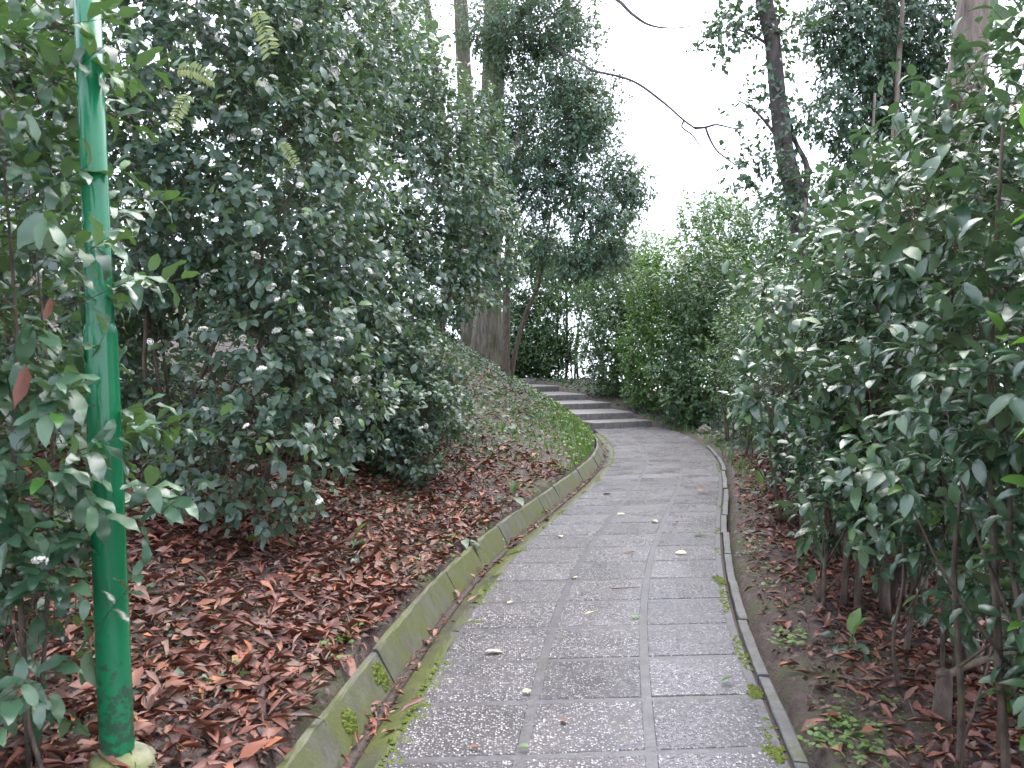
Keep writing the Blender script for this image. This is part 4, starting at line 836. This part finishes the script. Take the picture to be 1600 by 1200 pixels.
one_leaf('curled_leaf', 668, 1012, -.02, .08, 'strip', 'brown', 'red brown leaf stuck in the gutter beside the moss patches', ang=.2, tilt=.3)
one_leaf('curled_leaf', 700, 965, -.02, .07, 'strip', 'brown', 'rounded red leaf in the gutter at mid distance', ang=1.2, tilt=.3)
one_leaf('curled_leaf', 730, 945, -.01, .12, 'strip', 'brown', 'orange leaf lying lengthwise in the gutter', ang=-.8, tilt=.2)
def stuck(px, py, Y, s, label):
    T = tpl('strip')[1]; me = mesh_np('dead_leaf', T[0], T[1]); me.materials.append(M['brown']); o = link('dead_leaf', me, None, label=label, category='leaf')
    o.scale = (s, s, s); o.location = P(px, py, Y); o.rotation_euler = (math.radians(-80), math.radians(15), math.radians(20))
stuck(42, 570, 2.05, .105, 'rusty dead leaf caught in the shrub at the left edge')
stuck(82, 465, 2.1, .06, 'small dead leaf caught in the shrub above the rusty one')

def arum(px, py, z, s, label, n=5, upright=1):
    r = np.random.default_rng(int(px)); Yq = (CAMZ - z) * FPX / (py - HZ); x = (px - 800) / FPX * Yq; z = gz(x, Yq)
    root = thing('broad_leaved_plant', label, 'plant', 'broad leaved plants', (x, Yq, z))
    me = mesh_np('leaf', *leaf_tpl(0, .24, .03, .35, .35)); me.materials.append(M['herb']); me2 = mesh_np('leaf', *leaf_tpl(0, .26, .04, .3, .5)); me2.materials.append(M['ivy'])
    for j in range(n):
        a = j / n * 6.28 + r.normal(0, .3); el = 1.25 if j < upright else r.uniform(.15, .6); d = np.array([math.cos(a) * math.cos(el), math.sin(a) * math.cos(el), math.sin(el)]); tip = d * s * .5
        V, F = tube([(0, 0, -.01), tuple(tip * .5 + [0, 0, .02 * s]), tuple(tip)], [.004, .003, .002], 5, smooth_n=3); link('stalk', mesh_np('stalk', V, F), M['herb'], root)
        o = link('leaf', me if j < upright else me2, None, root); dd = nrm(d - UP * (.0 if j < upright else .35)); sd_ = nrm(np.cross(dd, UP + .01)); nm = np.cross(sd_, dd); q = s * r.uniform(.8, 1.1)
        o.matrix_basis = Matrix(((sd_[0] * q, dd[0] * q, nm[0] * q, tip[0]), (sd_[1] * q, dd[1] * q, nm[1] * q, tip[1]), (sd_[2] * q, dd[2] * q, nm[2] * q, tip[2]), (0, 0, 0, 1)))
arum(545, 862, .3, .17, 'broad leaved plant with one upright bright leaf in the red leaf litter')
arum(1332, 1010, .0, .15, 'broad leaved seedling on the bare soil between edging and hedge', 5, 2)
arum(1190, 770, .0, .22, 'upright bright leaved plant beside the far hedge stems', 5, 2)
arum(800, 735, .5, .18, 'broad leaved plant on the ivy bank above the gutter', 5, 2)
arum(720, 830, .25, .13, 'little leafy plant at the kerb of the left bank', 6, 0)

def frond(px, py, Y, L, ang, label, n=11, mt='frond'):
    r = np.random.default_rng(int(px + py)); o0 = P(px, py, Y); root = thing('pinnate_frond', label, 'leaf', 'yellow green pinnate fronds', tuple(o0))
    ax = np.array([math.cos(ang), -.15, math.sin(ang)]); pts = [np.zeros(3), ax * L * .5 + UP * L * .06, ax * L - UP * L * .1]; V, F = tube(pts, [.002, .0015, .001], 5, smooth_n=4); link('stalk', mesh_np('stalk', V, F), M['frond'], root)
    C = catmull(pts, n // 2 + 1); me = mesh_np('leaflet', *leaf_tpl(1, .2, 0, .2, .1)); me.materials.append(M[mt])
    for j in range(1, len(C)):
        for s in (-1, 1):
            d = nrm(np.array([-ax[2], 0, ax[0]]) * s + ax * .35 + r.normal(0, .1, 3)); up = nrm(np.array([0, -1., .5]) + r.normal(0, .2, 3)); sd_ = nrm(np.cross(d, up)); nm = np.cross(sd_, d); q = L * .24 * r.uniform(.8, 1.15); c_ = C[j]
            o = link('leaflet', me, None, root); o.matrix_basis = Matrix(((sd_[0] * q, d[0] * q, nm[0] * q, c_[0]), (sd_[1] * q, d[1] * q, nm[1] * q, c_[1]), (sd_[2] * q, d[2] * q, nm[2] * q, c_[2]), (0, 0, 0, 1)))
frond(280, 112, 5.0, .24, -.25, 'yellowish pinnate frond hanging before the viburnum right of the post')
frond(405, 22, 5.0, .26, -1.2, 'drooping pale pinnate frond at the top left of the viburnum')
frond(300, 150, 5.0, .22, -2.0, 'greyish pinnate frond hanging below the yellowish one')
frond(440, 225, 5.2, .16, -.9, 'small pinnate frond in the middle of the viburnum')

# bent cut branch by the nearest stems
bx, by = G(1478, 1130); bz = gz(bx, by); stump = thing('cut_branch', 'pale bent cut branch growing from a mossy stump under the hedge', 'branch', loc=(bx, by, bz))
V, F = tube([(bx, by, bz - .05), (bx, by - .01, bz + .1), (bx + .01, by, bz + .2), (bx + .0, by, bz + .235)], [.05, .038, .034, .03], 10, .1, rng); child('stump', mesh_np('stump', V, F), M['stem'], stump)
V, F = tube([(bx, by, bz + .2), (bx + .08, by - .01, bz + .25), (bx + .2, by - .02, bz + .3), (bx + .34, by, bz + .325), (bx + .5, by + .03, bz + .36)], [.018, .016, .014, .013, .01], 8, .05, rng); child('limb', mesh_np('limb', V, F), M['cutwood'], stump)
V, F = tube([(*G(955, 925), .013), (*G(1002, 923), .014)], [.004, .002], 5); link('fallen_twig', mesh_np('fallen_twig', V, F), M['twig'], label='thin straight twig lying across the middle paving column', category='twig')
print('triangles', sum(len(o.data.polygons) for o in S.objects if o.type == 'MESH'), 'objects', len(S.objects))
